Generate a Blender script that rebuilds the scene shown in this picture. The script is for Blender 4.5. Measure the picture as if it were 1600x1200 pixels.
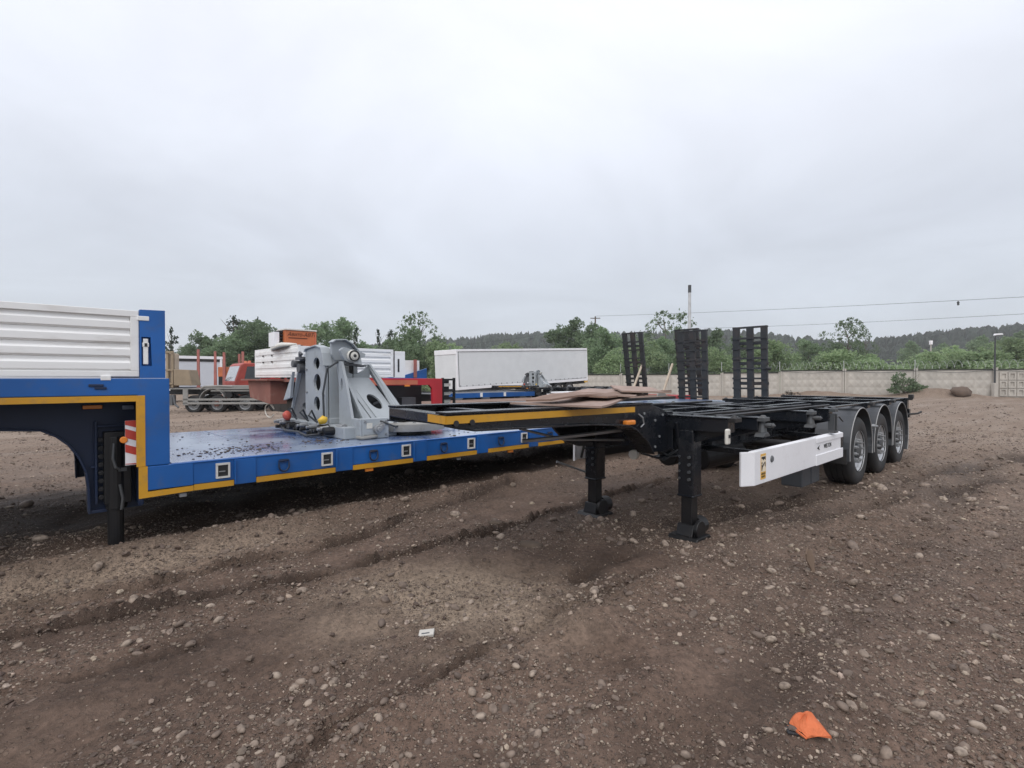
import bpy, math, random
import numpy as np
from mathutils import Vector, Matrix

random.seed(7); RNG = np.random.default_rng(11)
for o in list(bpy.data.objects): bpy.data.objects.remove(o)
SC = bpy.context.scene; COL = SC.collection
PI = math.pi; R = math.radians

# ------------------------------------------------------------------ camera
CAMH = 1.65
cam = bpy.data.cameras.new('camera'); cam.lens = 18.0; cam.sensor_width = 36.0
cam.clip_start = 0.05; cam.clip_end = 9000
camo = bpy.data.objects.new('camera', cam); COL.objects.link(camo)
camo.location = (0, 0, CAMH); camo.rotation_euler = (R(90 - 0.64), 0, 0); SC.camera = camo

# ------------------------------------------------------------------ world
SUN_EL, SUN_AZ = R(48), R(200)          # azimuth clockwise from +Y, behind the camera
W = bpy.data.worlds.new('World'); SC.world = W; W.use_nodes = True
nt = W.node_tree; nt.nodes.clear()
def wn(t, **k):
    n = nt.nodes.new(t)
    for a, b in k.items(): setattr(n, a, b)
    return n
L = nt.links.new
out = wn('ShaderNodeOutputWorld'); bg = wn('ShaderNodeBackground')
sky = wn('ShaderNodeTexSky', sky_type='NISHITA', sun_disc=False)
sky.sun_elevation = SUN_EL; sky.sun_rotation = SUN_AZ; sky.air_density = 1.0; sky.dust_density = 4.0
skm = wn('ShaderNodeVectorMath', operation='SCALE'); skm.inputs[3].default_value = 0.08
L(sky.outputs[0], skm.inputs[0])
tc = wn('ShaderNodeTexCoord'); sep = wn('ShaderNodeSeparateXYZ'); L(tc.outputs['Generated'], sep.inputs[0])
zc = wn('ShaderNodeMath', operation='MAXIMUM'); zc.inputs[1].default_value = 0.0; L(sep.outputs[2], zc.inputs[0])
za = wn('ShaderNodeMath', operation='ADD'); za.inputs[1].default_value = 0.22; L(zc.outputs[0], za.inputs[0])
dx_ = wn('ShaderNodeMath', operation='DIVIDE'); L(sep.outputs[0], dx_.inputs[0]); L(za.outputs[0], dx_.inputs[1])
dy_ = wn('ShaderNodeMath', operation='DIVIDE'); L(sep.outputs[1], dy_.inputs[0]); L(za.outputs[0], dy_.inputs[1])
cmb = wn('ShaderNodeCombineXYZ'); L(dx_.outputs[0], cmb.inputs[0]); L(dy_.outputs[0], cmb.inputs[1])
cn = wn('ShaderNodeTexNoise'); cn.inputs['Scale'].default_value = 0.9; cn.inputs['Detail'].default_value = 7
cn.inputs['Roughness'].default_value = 0.52; cn.inputs['Distortion'].default_value = 0.6; L(cmb.outputs[0], cn.inputs['Vector'])
cmr = wn('ShaderNodeMapRange'); cmr.inputs[1].default_value = 0.28; cmr.inputs[2].default_value = 0.72
cmr.inputs[3].default_value = 0.85; cmr.inputs[4].default_value = 1.13; L(cn.outputs[0], cmr.inputs[0])
gr = wn('ShaderNodeValToRGB'); L(zc.outputs[0], gr.inputs[0])
el = gr.color_ramp.elements
el[0].position = 0.0; el[0].color = (0.585, 0.66, 0.735, 1)
el[1].position = 1.0; el[1].color = (1.12, 1.12, 1.20, 1)
for p_, c_ in ((0.08, (0.60, 0.66, 0.735, 1)), (0.25, (0.69, 0.74, 0.835, 1)), (0.5, (0.91, 0.945, 1.04, 1))):
    e_ = el.new(p_); e_.color = c_
mul = wn('ShaderNodeVectorMath', operation='SCALE'); L(gr.outputs[0], mul.inputs[0]); L(cmr.outputs[0], mul.inputs[3])
mx = wn('ShaderNodeMix', data_type='RGBA'); mx.inputs[0].default_value = 0.96
L(skm.outputs[0], mx.inputs[6]); L(mul.outputs[0], mx.inputs[7])
L(mx.outputs[2], bg.inputs[0]); bg.inputs[1].default_value = 1.07; L(bg.outputs[0], out.inputs[0])

# ------------------------------------------------------------------ sun behind cloud
sl = bpy.data.lights.new('sun', 'SUN'); sl.energy = 1.5; sl.angle = R(50); sl.color = (1.0, 0.965, 0.92)
so = bpy.data.objects.new('sun', sl); COL.objects.link(so)
sd = Vector((math.sin(SUN_AZ) * math.cos(SUN_EL), math.cos(SUN_AZ) * math.cos(SUN_EL), math.sin(SUN_EL)))
so.rotation_euler = sd.to_track_quat('Z', 'Y').to_euler(); so.location = (0, -20, 30)

vs = SC.view_settings; vs.view_transform = 'Standard'; vs.look = 'None'; vs.exposure = 0.05; vs.gamma = 1; vs.use_curve_mapping = False
SC.cycles.max_bounces = 6; SC.cycles.volume_bounces = 1; SC.cycles.transparent_max_bounces = 8
SC.cycles.use_denoising = True

# ------------------------------------------------------------------ yard frame: s along the trailers, w across them
DX, DY = 0.7353, 0.6777
ANG = math.atan2(DY, DX)
def S2X(s, w): return s * DX - w * DY, s * DY + w * DX

# ------------------------------------------------------------------ materials
def nodes(m):
    m.use_nodes = True; t = m.node_tree; return t, t.nodes['Principled BSDF']
def paint(name, c, rough=0.45, metal=0.0, grime=0.35, gcol=(0.16, 0.125, 0.095), gscale=3.0, var=0.18, bump=0.0, bscale=40, coat=0.0, stretch=(1, 1, 1)):
    m = bpy.data.materials.new(name); t, b = nodes(m); l = t.links.new; N = t.nodes.new
    tcn = N('ShaderNodeTexCoord'); mp = N('ShaderNodeMapping'); mp.inputs['Scale'].default_value = stretch
    l(tcn.outputs['Object'], mp.inputs[0])
    n1 = N('ShaderNodeTexNoise'); n1.inputs['Scale'].default_value = gscale; n1.inputs['Detail'].default_value = 9; n1.inputs['Roughness'].default_value = 0.68
    l(mp.outputs[0], n1.inputs['Vector'])
    n2 = N('ShaderNodeTexNoise'); n2.inputs['Scale'].default_value = 1.3; n2.inputs['Detail'].default_value = 4; l(mp.outputs[0], n2.inputs['Vector'])
    mr = N('ShaderNodeMapRange'); mr.inputs[1].default_value = 0.52; mr.inputs[2].default_value = 0.78; mr.inputs[3].default_value = 0; mr.inputs[4].default_value = grime
    l(n1.outputs[0], mr.inputs[0])
    v = N('ShaderNodeMapRange'); v.inputs[1].default_value = 0.3; v.inputs[2].default_value = 0.7; v.inputs[3].default_value = 1 - var; v.inputs[4].default_value = 1 + var
    l(n2.outputs[0], v.inputs[0])
    sc = N('ShaderNodeVectorMath'); sc.operation = 'SCALE'; sc.inputs[0].default_value = c[:3]; l(v.outputs[0], sc.inputs[3])
    mix = N('ShaderNodeMix'); mix.data_type = 'RGBA'; l(mr.outputs[0], mix.inputs[0]); l(sc.outputs[0], mix.inputs[6]); mix.inputs[7].default_value = (*gcol, 1)
    l(mix.outputs[2], b.inputs['Base Color'])
    rr = N('ShaderNodeMapRange'); rr.inputs[3].default_value = rough; rr.inputs[4].default_value = min(1, rough + 0.35); l(mr.outputs[0], rr.inputs[0])
    rr.inputs[2].default_value = max(grime, 0.01); l(rr.outputs[0], b.inputs['Roughness'])
    b.inputs['Metallic'].default_value = metal
    if coat: b.inputs['Coat Weight'].default_value = coat
    if bump:
        n3 = N('ShaderNodeTexNoise'); n3.inputs['Scale'].default_value = bscale; n3.inputs['Detail'].default_value = 5; l(mp.outputs[0], n3.inputs['Vector'])
        bp = N('ShaderNodeBump'); bp.inputs['Strength'].default_value = bump; bp.inputs['Distance'].default_value = 0.01
        l(n3.outputs[0], bp.inputs['Height']); l(bp.outputs[0], b.inputs['Normal'])
    return m
M = {}
M['blue'] = paint('blue_paint', (0.010, 0.098, 0.34), 0.40, grime=0.55, gscale=5.5, gcol=(0.075, 0.10, 0.15), var=0.22, bump=0.04, bscale=25)
M['blueshaded'] = paint('shade_darkened_blue_paint', (0.006, 0.018, 0.055), 0.5, grime=0.5, gcol=(0.05, 0.045, 0.04))  # trailer blue darkened, shade of the recesses put into the colour
M['yellow'] = paint('yellow_reflective_tape', (0.56, 0.285, 0.022), 0.4, grime=0.7, gcol=(0.27, 0.18, 0.075), gscale=9, bump=0.1, bscale=120)
M['white'] = paint('white_board_paint', (0.84, 0.84, 0.83), 0.45, grime=0.5, gcol=(0.36, 0.31, 0.25), gscale=2.4, var=0.05, stretch=(0.6, 1, 2.2))
M['whiteclean'] = paint('white_guard_paint', (0.86, 0.86, 0.88), 0.38, grime=0.22, gcol=(0.45, 0.41, 0.37), gscale=7, var=0.04)
M['pocket'] = paint('chipped_white_pocket_paint', (0.62, 0.61, 0.58), 0.5, grime=0.8, gcol=(0.14, 0.13, 0.13), gscale=16)
M['cream'] = paint('cream_paint', (0.46, 0.385, 0.30), 0.6, grime=0.75, gcol=(0.2, 0.15, 0.1))
M['tan'] = paint('tan_mudguard', (0.28, 0.22, 0.15), 0.7, grime=0.5)
M['black'] = paint('black_chassis_paint', (0.009, 0.011, 0.015), 0.22, grime=0.16, gcol=(0.055, 0.05, 0.045), gscale=5, bump=0.03, bscale=30)
M['blackmatt'] = paint('black_worn_steel', (0.008, 0.008, 0.009), 0.4, grime=0.28, gcol=(0.06, 0.045, 0.035), gscale=5)
M['ramp'] = paint('black_ramp_steel', (0.022, 0.025, 0.028), 0.5, grime=0.6, gcol=(0.085, 0.05, 0.035), gscale=2.5)
M['rust'] = paint('rusty_red_steel', (0.26, 0.105, 0.08), 0.75, grime=0.85, gcol=(0.36, 0.26, 0.21), gscale=4)
M['red'] = paint('red_paint', (0.50, 0.025, 0.035), 0.4, grime=0.3, gcol=(0.33, 0.10, 0.07))
M['redcab'] = paint('faded_red_cab_paint', (0.36, 0.055, 0.04), 0.45, grime=0.3)
M['salmon'] = paint('faded_orange_stripe', (0.52, 0.15, 0.08), 0.6, grime=0.4)
M['orange'] = paint('orange_board_paint', (0.52, 0.155, 0.06), 0.5, grime=0.35, gcol=(0.3, 0.12, 0.06))
M['orange_cloth'] = paint('orange_rubber', (0.62, 0.155, 0.055), 0.7, grime=0.55, gcol=(0.27, 0.10, 0.055), gscale=14, bump=0.6, bscale=45)
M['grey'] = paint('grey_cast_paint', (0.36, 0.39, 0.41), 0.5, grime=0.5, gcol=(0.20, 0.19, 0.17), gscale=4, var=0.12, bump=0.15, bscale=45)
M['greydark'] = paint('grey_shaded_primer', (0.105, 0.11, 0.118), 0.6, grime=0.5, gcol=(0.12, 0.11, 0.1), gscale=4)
M['concgrey'] = paint('dirty_grey_turntable', (0.27, 0.265, 0.25), 0.6, grime=0.6, gcol=(0.15, 0.13, 0.1), gscale=8, bump=0.2, bscale=40)
M['steel'] = paint('galvanised_steel', (0.34, 0.35, 0.36), 0.45, metal=0.6, grime=0.5, gscale=8)
M['greylock'] = paint('grey_twist_lock_casting', (0.075, 0.08, 0.085), 0.5, metal=0.3, grime=0.4)
M['rim'] = paint('silver_wheel_rim', (0.50, 0.51, 0.52), 0.45, metal=0.55, grime=0.35, gcol=(0.25, 0.22, 0.19), gscale=7)
M['rubber'] = paint('tyre_rubber', (0.022, 0.022, 0.023), 0.72, grime=0.8, gcol=(0.085, 0.07, 0.058), gscale=5, bump=0.2, bscale=60)
M['fender'] = paint('dark_grey_plastic_mudguard', (0.055, 0.060, 0.068), 0.5, grime=0.3, gcol=(0.12, 0.105, 0.09), gscale=4)
M['trim'] = paint('pale_mudguard_edge', (0.33, 0.33, 0.33), 0.5, grime=0.3)
M['amber'] = paint('amber_lamp_lens', (0.80, 0.26, 0.04), 0.2, grime=0.15)
M['greylens'] = paint('grey_lamp_lens', (0.20, 0.25, 0.34), 0.2, grime=0.2)
M['whitelens'] = paint('white_lamp_lens', (0.7, 0.68, 0.62), 0.25, grime=0.3)
M['redlens'] = paint('red_stripe_paint', (0.52, 0.06, 0.04), 0.45, grime=0.35)
M['ink'] = paint('black_print', (0.02, 0.02, 0.022), 0.6, grime=0.1)
M['brownink'] = paint('dark_brown_print', (0.10, 0.025, 0.01), 0.6, grime=0.1)
M['stickery'] = paint('yellow_sticker_print', (0.72, 0.42, 0.08), 0.4, grime=0.1)
M['stickerw'] = paint('pale_sticker_print', (0.78, 0.68, 0.52), 0.4, grime=0.1)
M['yellowcap'] = paint('yellow_plastic_cap', (0.72, 0.46, 0.05), 0.5, grime=0.3, gscale=14)
M['redcap'] = paint('red_plastic_cap', (0.52, 0.09, 0.06), 0.5, grime=0.3, gscale=14)
M['curtain'] = paint('pale_curtain_side', (0.70, 0.72, 0.73), 0.5, grime=0.16, gcol=(0.45, 0.45, 0.44), gscale=0.6, var=0.04)
M['greywhite'] = paint('grey_white_box_side', (0.60, 0.63, 0.68), 0.5, grime=0.15, var=0.04)
M['wood'] = paint('weathered_brown_plank', (0.21, 0.135, 0.10), 0.8, grime=0.6, gcol=(0.33, 0.24, 0.20), gscale=4, bump=0.3, bscale=22, stretch=(0.5, 6, 6))
M['ply'] = paint('pale_pink_plywood', (0.31, 0.22, 0.18), 0.75, grime=0.8, gcol=(0.17, 0.115, 0.09), gscale=2.5, bump=0.2, bscale=18, stretch=(1, 4, 4))
M['concrete'] = paint('weathered_concrete', (0.47, 0.44, 0.395), 0.88, grime=0.7, gcol=(0.25, 0.225, 0.195), gscale=1.2, var=0.14, bump=0.25, bscale=14, stretch=(1, 1, 0.5))
M['palepole'] = paint('pale_grey_concrete_pole', (0.52, 0.53, 0.54), 0.85, grime=0.3, gcol=(0.35, 0.35, 0.34))
M['stake'] = paint('faded_red_stake_paint', (0.36, 0.125, 0.105), 0.6, grime=0.5, gcol=(0.25, 0.15, 0.12))
M['moss'] = paint('dark_mossy_coping', (0.045, 0.05, 0.04), 0.9, grime=0.5)
M['wire'] = paint('grey_galvanised_wire', (0.45, 0.47, 0.46), 0.45, metal=0.4, grime=0.2)
M['cable'] = paint('dark_cable', (0.05, 0.055, 0.06), 0.6, grime=0.2)
M['bark'] = paint('tree_bark', (0.12, 0.10, 0.08), 0.9, grime=0.4, bump=0.4, bscale=20)
M['paper'] = paint('grubby_white_card', (0.52, 0.50, 0.46), 0.7, grime=0.5)
M['stick'] = paint('dry_brown_bark', (0.20, 0.14, 0.10), 0.9, grime=0.5, gscale=20)
M['boulder'] = paint('brown_boulder', (0.12, 0.085, 0.065), 0.9, grime=0.5, gscale=2, bump=0.3, bscale=8)
M['clod'] = paint('dry_mud', (0.10, 0.074, 0.055), 0.95, grime=0.5, gcol=(0.2, 0.15, 0.11))
def glass(name, c, rough=0.08):
    m = bpy.data.materials.new(name); t, b = nodes(m); b.inputs['Base Color'].default_value = (*c, 1); b.inputs['Roughness'].default_value = rough
    b.inputs['Coat Weight'].default_value = 1; b.inputs['Coat Roughness'].default_value = 0.05; return m
M['glasspale'] = glass('windscreen_glass', (0.28, 0.29, 0.31)); M['glassdark'] = glass('side_window_glass', (0.015, 0.016, 0.018))

def rmet(N, l, r):
    x = N('ShaderNodeMath'); x.operation = 'MULTIPLY'; l(r.outputs[0], x.inputs[0]); x.inputs[1].default_value = 0.45; return x.outputs[0]
def deckmat():
    m = bpy.data.materials.new('wet_blue_checker_plate'); t, b = nodes(m); l = t.links.new; N = t.nodes.new
    tcn = N('ShaderNodeTexCoord')
    n = N('ShaderNodeTexNoise'); n.inputs['Scale'].default_value = 0.9; n.inputs['Detail'].default_value = 9; n.inputs['Roughness'].default_value = 0.62; l(tcn.outputs['Object'], n.inputs['Vector'])
    n2 = N('ShaderNodeTexNoise'); n2.inputs['Scale'].default_value = 13; n2.inputs['Detail'].default_value = 6; n2.inputs['Roughness'].default_value = 0.7; l(tcn.outputs['Object'], n2.inputs['Vector'])
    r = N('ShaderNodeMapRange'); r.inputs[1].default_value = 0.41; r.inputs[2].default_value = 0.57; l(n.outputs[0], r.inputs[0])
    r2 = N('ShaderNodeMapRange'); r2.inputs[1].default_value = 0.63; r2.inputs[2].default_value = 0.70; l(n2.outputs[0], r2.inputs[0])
    mx1 = N('ShaderNodeMix'); mx1.data_type = 'RGBA'; l(r.outputs[0], mx1.inputs[0]); mx1.inputs[6].default_value = (0.03, 0.10, 0.32, 1); mx1.inputs[7].default_value = (0.36, 0.44, 0.58, 1)  # pale patches put the sky's reflection into the base colour
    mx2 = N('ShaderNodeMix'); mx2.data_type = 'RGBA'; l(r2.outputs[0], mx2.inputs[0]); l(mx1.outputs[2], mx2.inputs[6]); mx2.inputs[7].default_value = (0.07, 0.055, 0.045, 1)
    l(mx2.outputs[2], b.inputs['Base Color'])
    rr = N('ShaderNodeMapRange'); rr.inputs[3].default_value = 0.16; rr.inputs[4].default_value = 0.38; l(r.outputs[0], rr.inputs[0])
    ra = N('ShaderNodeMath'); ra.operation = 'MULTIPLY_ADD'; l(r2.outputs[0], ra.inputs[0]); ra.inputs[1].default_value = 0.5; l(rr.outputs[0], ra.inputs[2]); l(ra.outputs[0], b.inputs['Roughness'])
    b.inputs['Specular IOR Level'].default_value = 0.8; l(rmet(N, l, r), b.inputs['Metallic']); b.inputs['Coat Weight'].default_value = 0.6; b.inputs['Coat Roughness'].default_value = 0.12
    mp = N('ShaderNodeMapping'); mp.inputs['Scale'].default_value = (38, 38, 38); mp.inputs['Rotation'].default_value = (0, 0, 0.785); l(tcn.outputs['Object'], mp.inputs[0])
    ck = N('ShaderNodeTexVoronoi'); ck.inputs['Randomness'].default_value = 0.12; l(mp.outputs[0], ck.inputs['Vector'])
    bp = N('ShaderNodeBump'); bp.inputs['Strength'].default_value = 0.12; bp.inputs['Distance'].default_value = 0.004; bp.invert = True
    l(ck.outputs['Distance'], bp.inputs['Height']); l(bp.outputs[0], b.inputs['Normal'])
    return m
M['deck'] = deckmat()

def leafmat(name, c1, c2):
    m = bpy.data.materials.new(name); t, b = nodes(m); l = t.links.new; N = t.nodes.new
    g = N('ShaderNodeNewGeometry'); oi = N('ShaderNodeObjectInfo')
    mx1 = N('ShaderNodeMix'); mx1.data_type = 'RGBA'; l(g.outputs['Random Per Island'], mx1.inputs[0]); mx1.inputs[6].default_value = (*c1, 1); mx1.inputs[7].default_value = (*c2, 1)
    mr = N('ShaderNodeMapRange'); mr.inputs[3].default_value = 0.72; mr.inputs[4].default_value = 1.25; l(oi.outputs['Random'], mr.inputs[0])
    sc = N('ShaderNodeVectorMath'); sc.operation = 'SCALE'; l(mx1.outputs[2], sc.inputs[0]); l(mr.outputs[0], sc.inputs[3])
    l(sc.outputs[0], b.inputs['Base Color']); b.inputs['Roughness'].default_value = 0.6
    tr = N('ShaderNodeBsdfTranslucent'); l(sc.outputs[0], tr.inputs[0])
    ms = N('ShaderNodeMixShader'); ms.inputs[0].default_value = 0.5; l(b.outputs[0], ms.inputs[1]); l(tr.outputs[0], ms.inputs[2])
    l(ms.outputs[0], t.nodes['Material Output'].inputs[0]); return m
M['leaf'] = leafmat('broadleaf_foliage', (0.14, 0.21, 0.115), (0.26, 0.35, 0.20))
M['leafpale'] = leafmat('pale_green_foliage', (0.19, 0.275, 0.14), (0.34, 0.43, 0.235))
M['needle'] = leafmat('dark_conifer_foliage', (0.035, 0.058, 0.04), (0.08, 0.115, 0.075))
M['forest'] = leafmat('far_forest_foliage', (0.015, 0.032, 0.023), (0.048, 0.08, 0.052))

# ------------------------------------------------------------------ mesh builder
class MB:
    def __init__(s): s.v = []; s.f = []
    def add(s, vs_, fs):
        k = len(s.v); s.v += [tuple(p) for p in vs_]; s.f += [tuple(i + k for i in f) for f in fs]; return s
    def box(s, x0, x1, y0, y1, z0, z1):
        return s.add([(x0, y0, z0), (x1, y0, z0), (x1, y1, z0), (x0, y1, z0), (x0, y0, z1), (x1, y0, z1), (x1, y1, z1), (x0, y1, z1)],
                     [(0, 3, 2, 1), (4, 5, 6, 7), (0, 1, 5, 4), (1, 2, 6, 5), (2, 3, 7, 6), (3, 0, 4, 7)])
    def prism(s, pts, a, b, ax='y'):
        n = len(pts)
        def mk(p, q):
            return (p[0], q, p[1]) if ax == 'y' else ((q, p[0], p[1]) if ax == 'x' else (p[0], p[1], q))
        return s.add([mk(p, a) for p in pts] + [mk(p, b) for p in pts],
                     [tuple(range(n)), tuple(range(2 * n - 1, n - 1, -1))] + [(i, i + n, (i + 1) % n + n, (i + 1) % n) for i in range(n)])
    def ribbon(s, pts, a, b, th, ax='y'):
        p = [Vector(q) for q in pts]; up = []; dn = []
        for i in range(len(p)):
            t = (p[min(i + 1, len(p) - 1)] - p[max(i - 1, 0)]).normalized(); nn = Vector((-t.y, t.x)) * th / 2
            up.append(p[i] + nn); dn.append(p[i] - nn)
        for i in range(len(p) - 1): s.prism([up[i], up[i + 1], dn[i + 1], dn[i]], a, b, ax)
        return s
    def cyl(s, p0, p1, r0, r1=None, n=12):
        r1 = r0 if r1 is None else r1
        p0, p1 = Vector(p0), Vector(p1); d = (p1 - p0).normalized(); u = d.orthogonal().normalized(); v = d.cross(u)
        vs_ = []
        for p, r in ((p0, r0), (p1, r1)):
            for i in range(n):
                a = 2 * PI * i / n; vs_.append(p + (u * math.cos(a) + v * math.sin(a)) * r)
        return s.add(vs_, [tuple(range(n - 1, -1, -1)), tuple(range(n, 2 * n))] + [(i, (i + 1) % n, (i + 1) % n + n, i + n) for i in range(n)])
    def tube(s, pts, r, n=6, closed=False):
        p = [Vector(q) for q in pts]; k = len(p); vs_ = []; u = None
        for i in range(k):
            t = (p[(i + 1) % k] - p[i - 1]) if closed else (p[min(i + 1, k - 1)] - p[max(i - 1, 0)])
            t.normalize(); u = t.orthogonal().normalized() if u is None else (u - t * u.dot(t)).normalized(); v = t.cross(u)
            rr = r[i] if isinstance(r, (list, tuple)) else r
            for j in range(n):
                a = 2 * PI * j / n; vs_.append(p[i] + (u * math.cos(a) + v * math.sin(a)) * rr)
        fs = []
        for i in range(k if closed else k - 1):
            i2 = (i + 1) % k
            for j in range(n): fs.append((i * n + j, i * n + (j + 1) % n, i2 * n + (j + 1) % n, i2 * n + j))
        if not closed: fs += [tuple(range(n - 1, -1, -1)), tuple(range((k - 1) * n, k * n))]
        return s.add(vs_, fs)
    def lathe(s, prof, c, n=28, ax='y', closed=True):
        k = len(prof); vs_ = []
        for i in range(n):
            a = 2 * PI * i / n; ca, sa = math.cos(a), math.sin(a)
            for r, h in prof:
                vs_.append((c[0] + r * ca, c[1] + h, c[2] + r * sa) if ax == 'y' else ((c[0] + r * ca, c[1] + r * sa, c[2] + h) if ax == 'z' else (c[0] + h, c[1] + r * ca, c[2] + r * sa)))
        fs = []
        for i in range(n):
            i2 = (i + 1) % n
            for j in range(k if closed else k - 1):
                j2 = (j + 1) % k; fs.append((i * k + j, i * k + j2, i2 * k + j2, i2 * k + j))
        return s.add(vs_, fs)
    def holed(s, outer, holes, a, b, fn):
        """flat plate with real holes; fn maps (x, y, depth) to a point"""
        cu = bpy.data.curves.new('tmp', 'CURVE'); cu.dimensions = '2D'; cu.fill_mode = 'BOTH'
        for lp in [outer] + holes:
            sp = cu.splines.new('POLY'); sp.points.add(len(lp) - 1); sp.use_cyclic_u = True
            for q, c in zip(sp.points, lp): q.co = (c[0], c[1], 0, 1)
        cu.extrude = 0.5
        ob = bpy.data.objects.new('tmp', cu); me = ob.to_mesh()
        vs_ = [fn(v.co.x, v.co.y, a + (v.co.z + 0.5) * (b - a)) for v in me.vertices]; fs = [tuple(p.vertices) for p in me.polygons]
        ob.to_mesh_clear(); bpy.data.objects.remove(ob); bpy.data.curves.remove(cu)
        return s.add(vs_, fs)
    def mesh(s, name, mat, org=(0, 0, 0), smooth=False):
        me = bpy.data.meshes.new(name)
        me.from_pydata([(v[0] - org[0], v[1] - org[1], v[2] - org[2]) for v in s.v], [], s.f)
        import bmesh
        bm = bmesh.new(); bm.from_mesh(me); bmesh.ops.remove_doubles(bm, verts=bm.verts, dist=1e-5) if smooth else None
        bmesh.ops.recalc_face_normals(bm, faces=bm.faces); bm.to_mesh(me); bm.free()
        me.materials.append(mat)
        if smooth:
            me.shade_smooth() if hasattr(me, 'shade_smooth') else None
            try: me.set_sharp_from_angle(angle=R(smooth if smooth > 1 else 40))
            except Exception: pass
        return me
    def build(s, name, mat, parent=None, smooth=False, bevel=0.0):
        org = ORG.get(root_of(parent).name, (0, 0, 0)) if parent else (0, 0, 0)
        o = bpy.data.objects.new(name, s.mesh(name, M[mat] if isinstance(mat, str) else mat, org, smooth)); COL.objects.link(o)
        if parent: o.parent = parent
        if name in TINY: o['kind'] = 'stuff'
        if bevel:
            b = o.modifiers.new('bevel', 'BEVEL'); b.width = bevel; b.segments = 2; b.limit_method = 'ANGLE'; b.angle_limit = R(50)
        return o
ORG = {}
TINY = ('tape_bolts', 'hoses', 'valve_boxes', 'cable_run', 'leg_hose', 'pivot_pins', 'wheel_nuts', 'leg_bolts', 'bolt_heads', 'plate_bolts', 'board_rivets', 'strap_buckles', 'leg_holes', 'cooling_fins', 'stems')
def root_of(o):
    while o.parent: o = o.parent
    return o
def tag(o, label=None, cat=None, group=None, kind=None):
    for k, v in (('label', label), ('category', cat), ('group', group), ('kind', kind)):
        if v: o[k] = v
    return o
def thing(name, label, cat, org=None, loc=None, rot=0, group=None):
    """Empty at the thing's base; org in yard (s, w, z) coordinates, or loc in world coordinates"""
    o = bpy.data.objects.new(name, None); COL.objects.link(o); o.empty_display_size = 0.3
    if org is not None:
        x, y = S2X(org[0], org[1]); o.location = (x, y, org[2]); o.rotation_euler = (0, 0, ANG); ORG[o.name] = org
    else:
        o.location = loc; o.rotation_euler = (0, 0, rot); ORG[o.name] = (0, 0, 0)
    return tag(o, label, cat, group)
def copy_tree(o, parent=None):
    c = o.copy(); COL.objects.link(c)
    if parent: c.parent = parent
    for ch in list(o.children): copy_tree(ch, c)
    return c
def dup(o, delta, parent=None):
    c = o.copy(); COL.objects.link(c); c.location = Vector(o.location) + Vector(delta)
    if parent: c.parent = parent
    for ch in list(o.children): copy_tree(ch, c)
    return c
def text(name, body, size, mat, parent, mtx, shear=0.0, ext=0.001, sx=1.0):
    cu = bpy.data.curves.new(name, 'FONT'); cu.body = body; cu.size = size; cu.extrude = ext; cu.shear = shear; cu.align_x = 'CENTER'; cu.align_y = 'CENTER'
    cu.materials.append(M[mat]); o = bpy.data.objects.new(name, cu); COL.objects.link(o); me = bpy.data.meshes.new_from_object(o); bpy.data.objects.remove(o); bpy.data.curves.remove(cu)
    o = bpy.data.objects.new(name, me); COL.objects.link(o); o.parent = parent; o.matrix_basis = mtx @ Matrix.Diagonal((sx, 1, 1, 1)); return o
def arc(cx, cy, r, a0, a1, n=12, ry=None):
    return [(cx + r * math.cos(a0 + (a1 - a0) * i / (n - 1)), cy + (ry or r) * math.sin(a0 + (a1 - a0) * i / (n - 1))) for i in range(n)]
def ell(cx, cy, rx, ry, n=18): return arc(cx, cy, rx, 0, 2 * PI * (n - 1) / n, n, ry)

# ------------------------------------------------------------------ noise and the lie of the land
def vnoise(x, y, seed=0):
    ix = np.floor(x).astype(np.int64); iy = np.floor(y).astype(np.int64); fx = x - ix; fy = y - iy
    fx = fx * fx * (3 - 2 * fx); fy = fy * fy * (3 - 2 * fy)
    def h(a, b):
        n = ((a * 374761393 + b * 668265263 + seed * 1442695041) & 0xffffffff).astype(np.uint64)
        n = ((n ^ (n >> np.uint64(13))) * np.uint64(1274126177)) & np.uint64(0xffffffff)
        return ((n ^ (n >> np.uint64(16))) & np.uint64(0xffff)).astype(np.float64) / 65535.0
    return (h(ix, iy) * (1 - fx) + h(ix + 1, iy) * fx) * (1 - fy) + (h(ix, iy + 1) * (1 - fx) + h(ix + 1, iy + 1) * fx) * fy
def fbm(x, y, o=4, seed=0, g=0.5):
    t = np.zeros_like(x); a = 1.0; s = 0.0
    for i in range(o): t += a * (vnoise(x * 2 ** i, y * 2 ** i, seed + i) - 0.5); s += a; a *= g
    return t / s
def sm(a, b, x):
    t = np.clip((x - a) / (b - a), 0, 1); return t * t * (3 - 2 * t)
SUPPORTS = [(4.95, 2.65), (4.95, 3.88), (9.4, 2.37), (10.8, 2.37), (12.18, 2.37), (9.4, 4.43), (10.8, 4.43), (12.18, 4.43)]
def yard_line(*px):
    return np.array([((x - 800) / (y - 591) * CAMH, 800 / (y - 591) * CAMH) for x, y in px])
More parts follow.
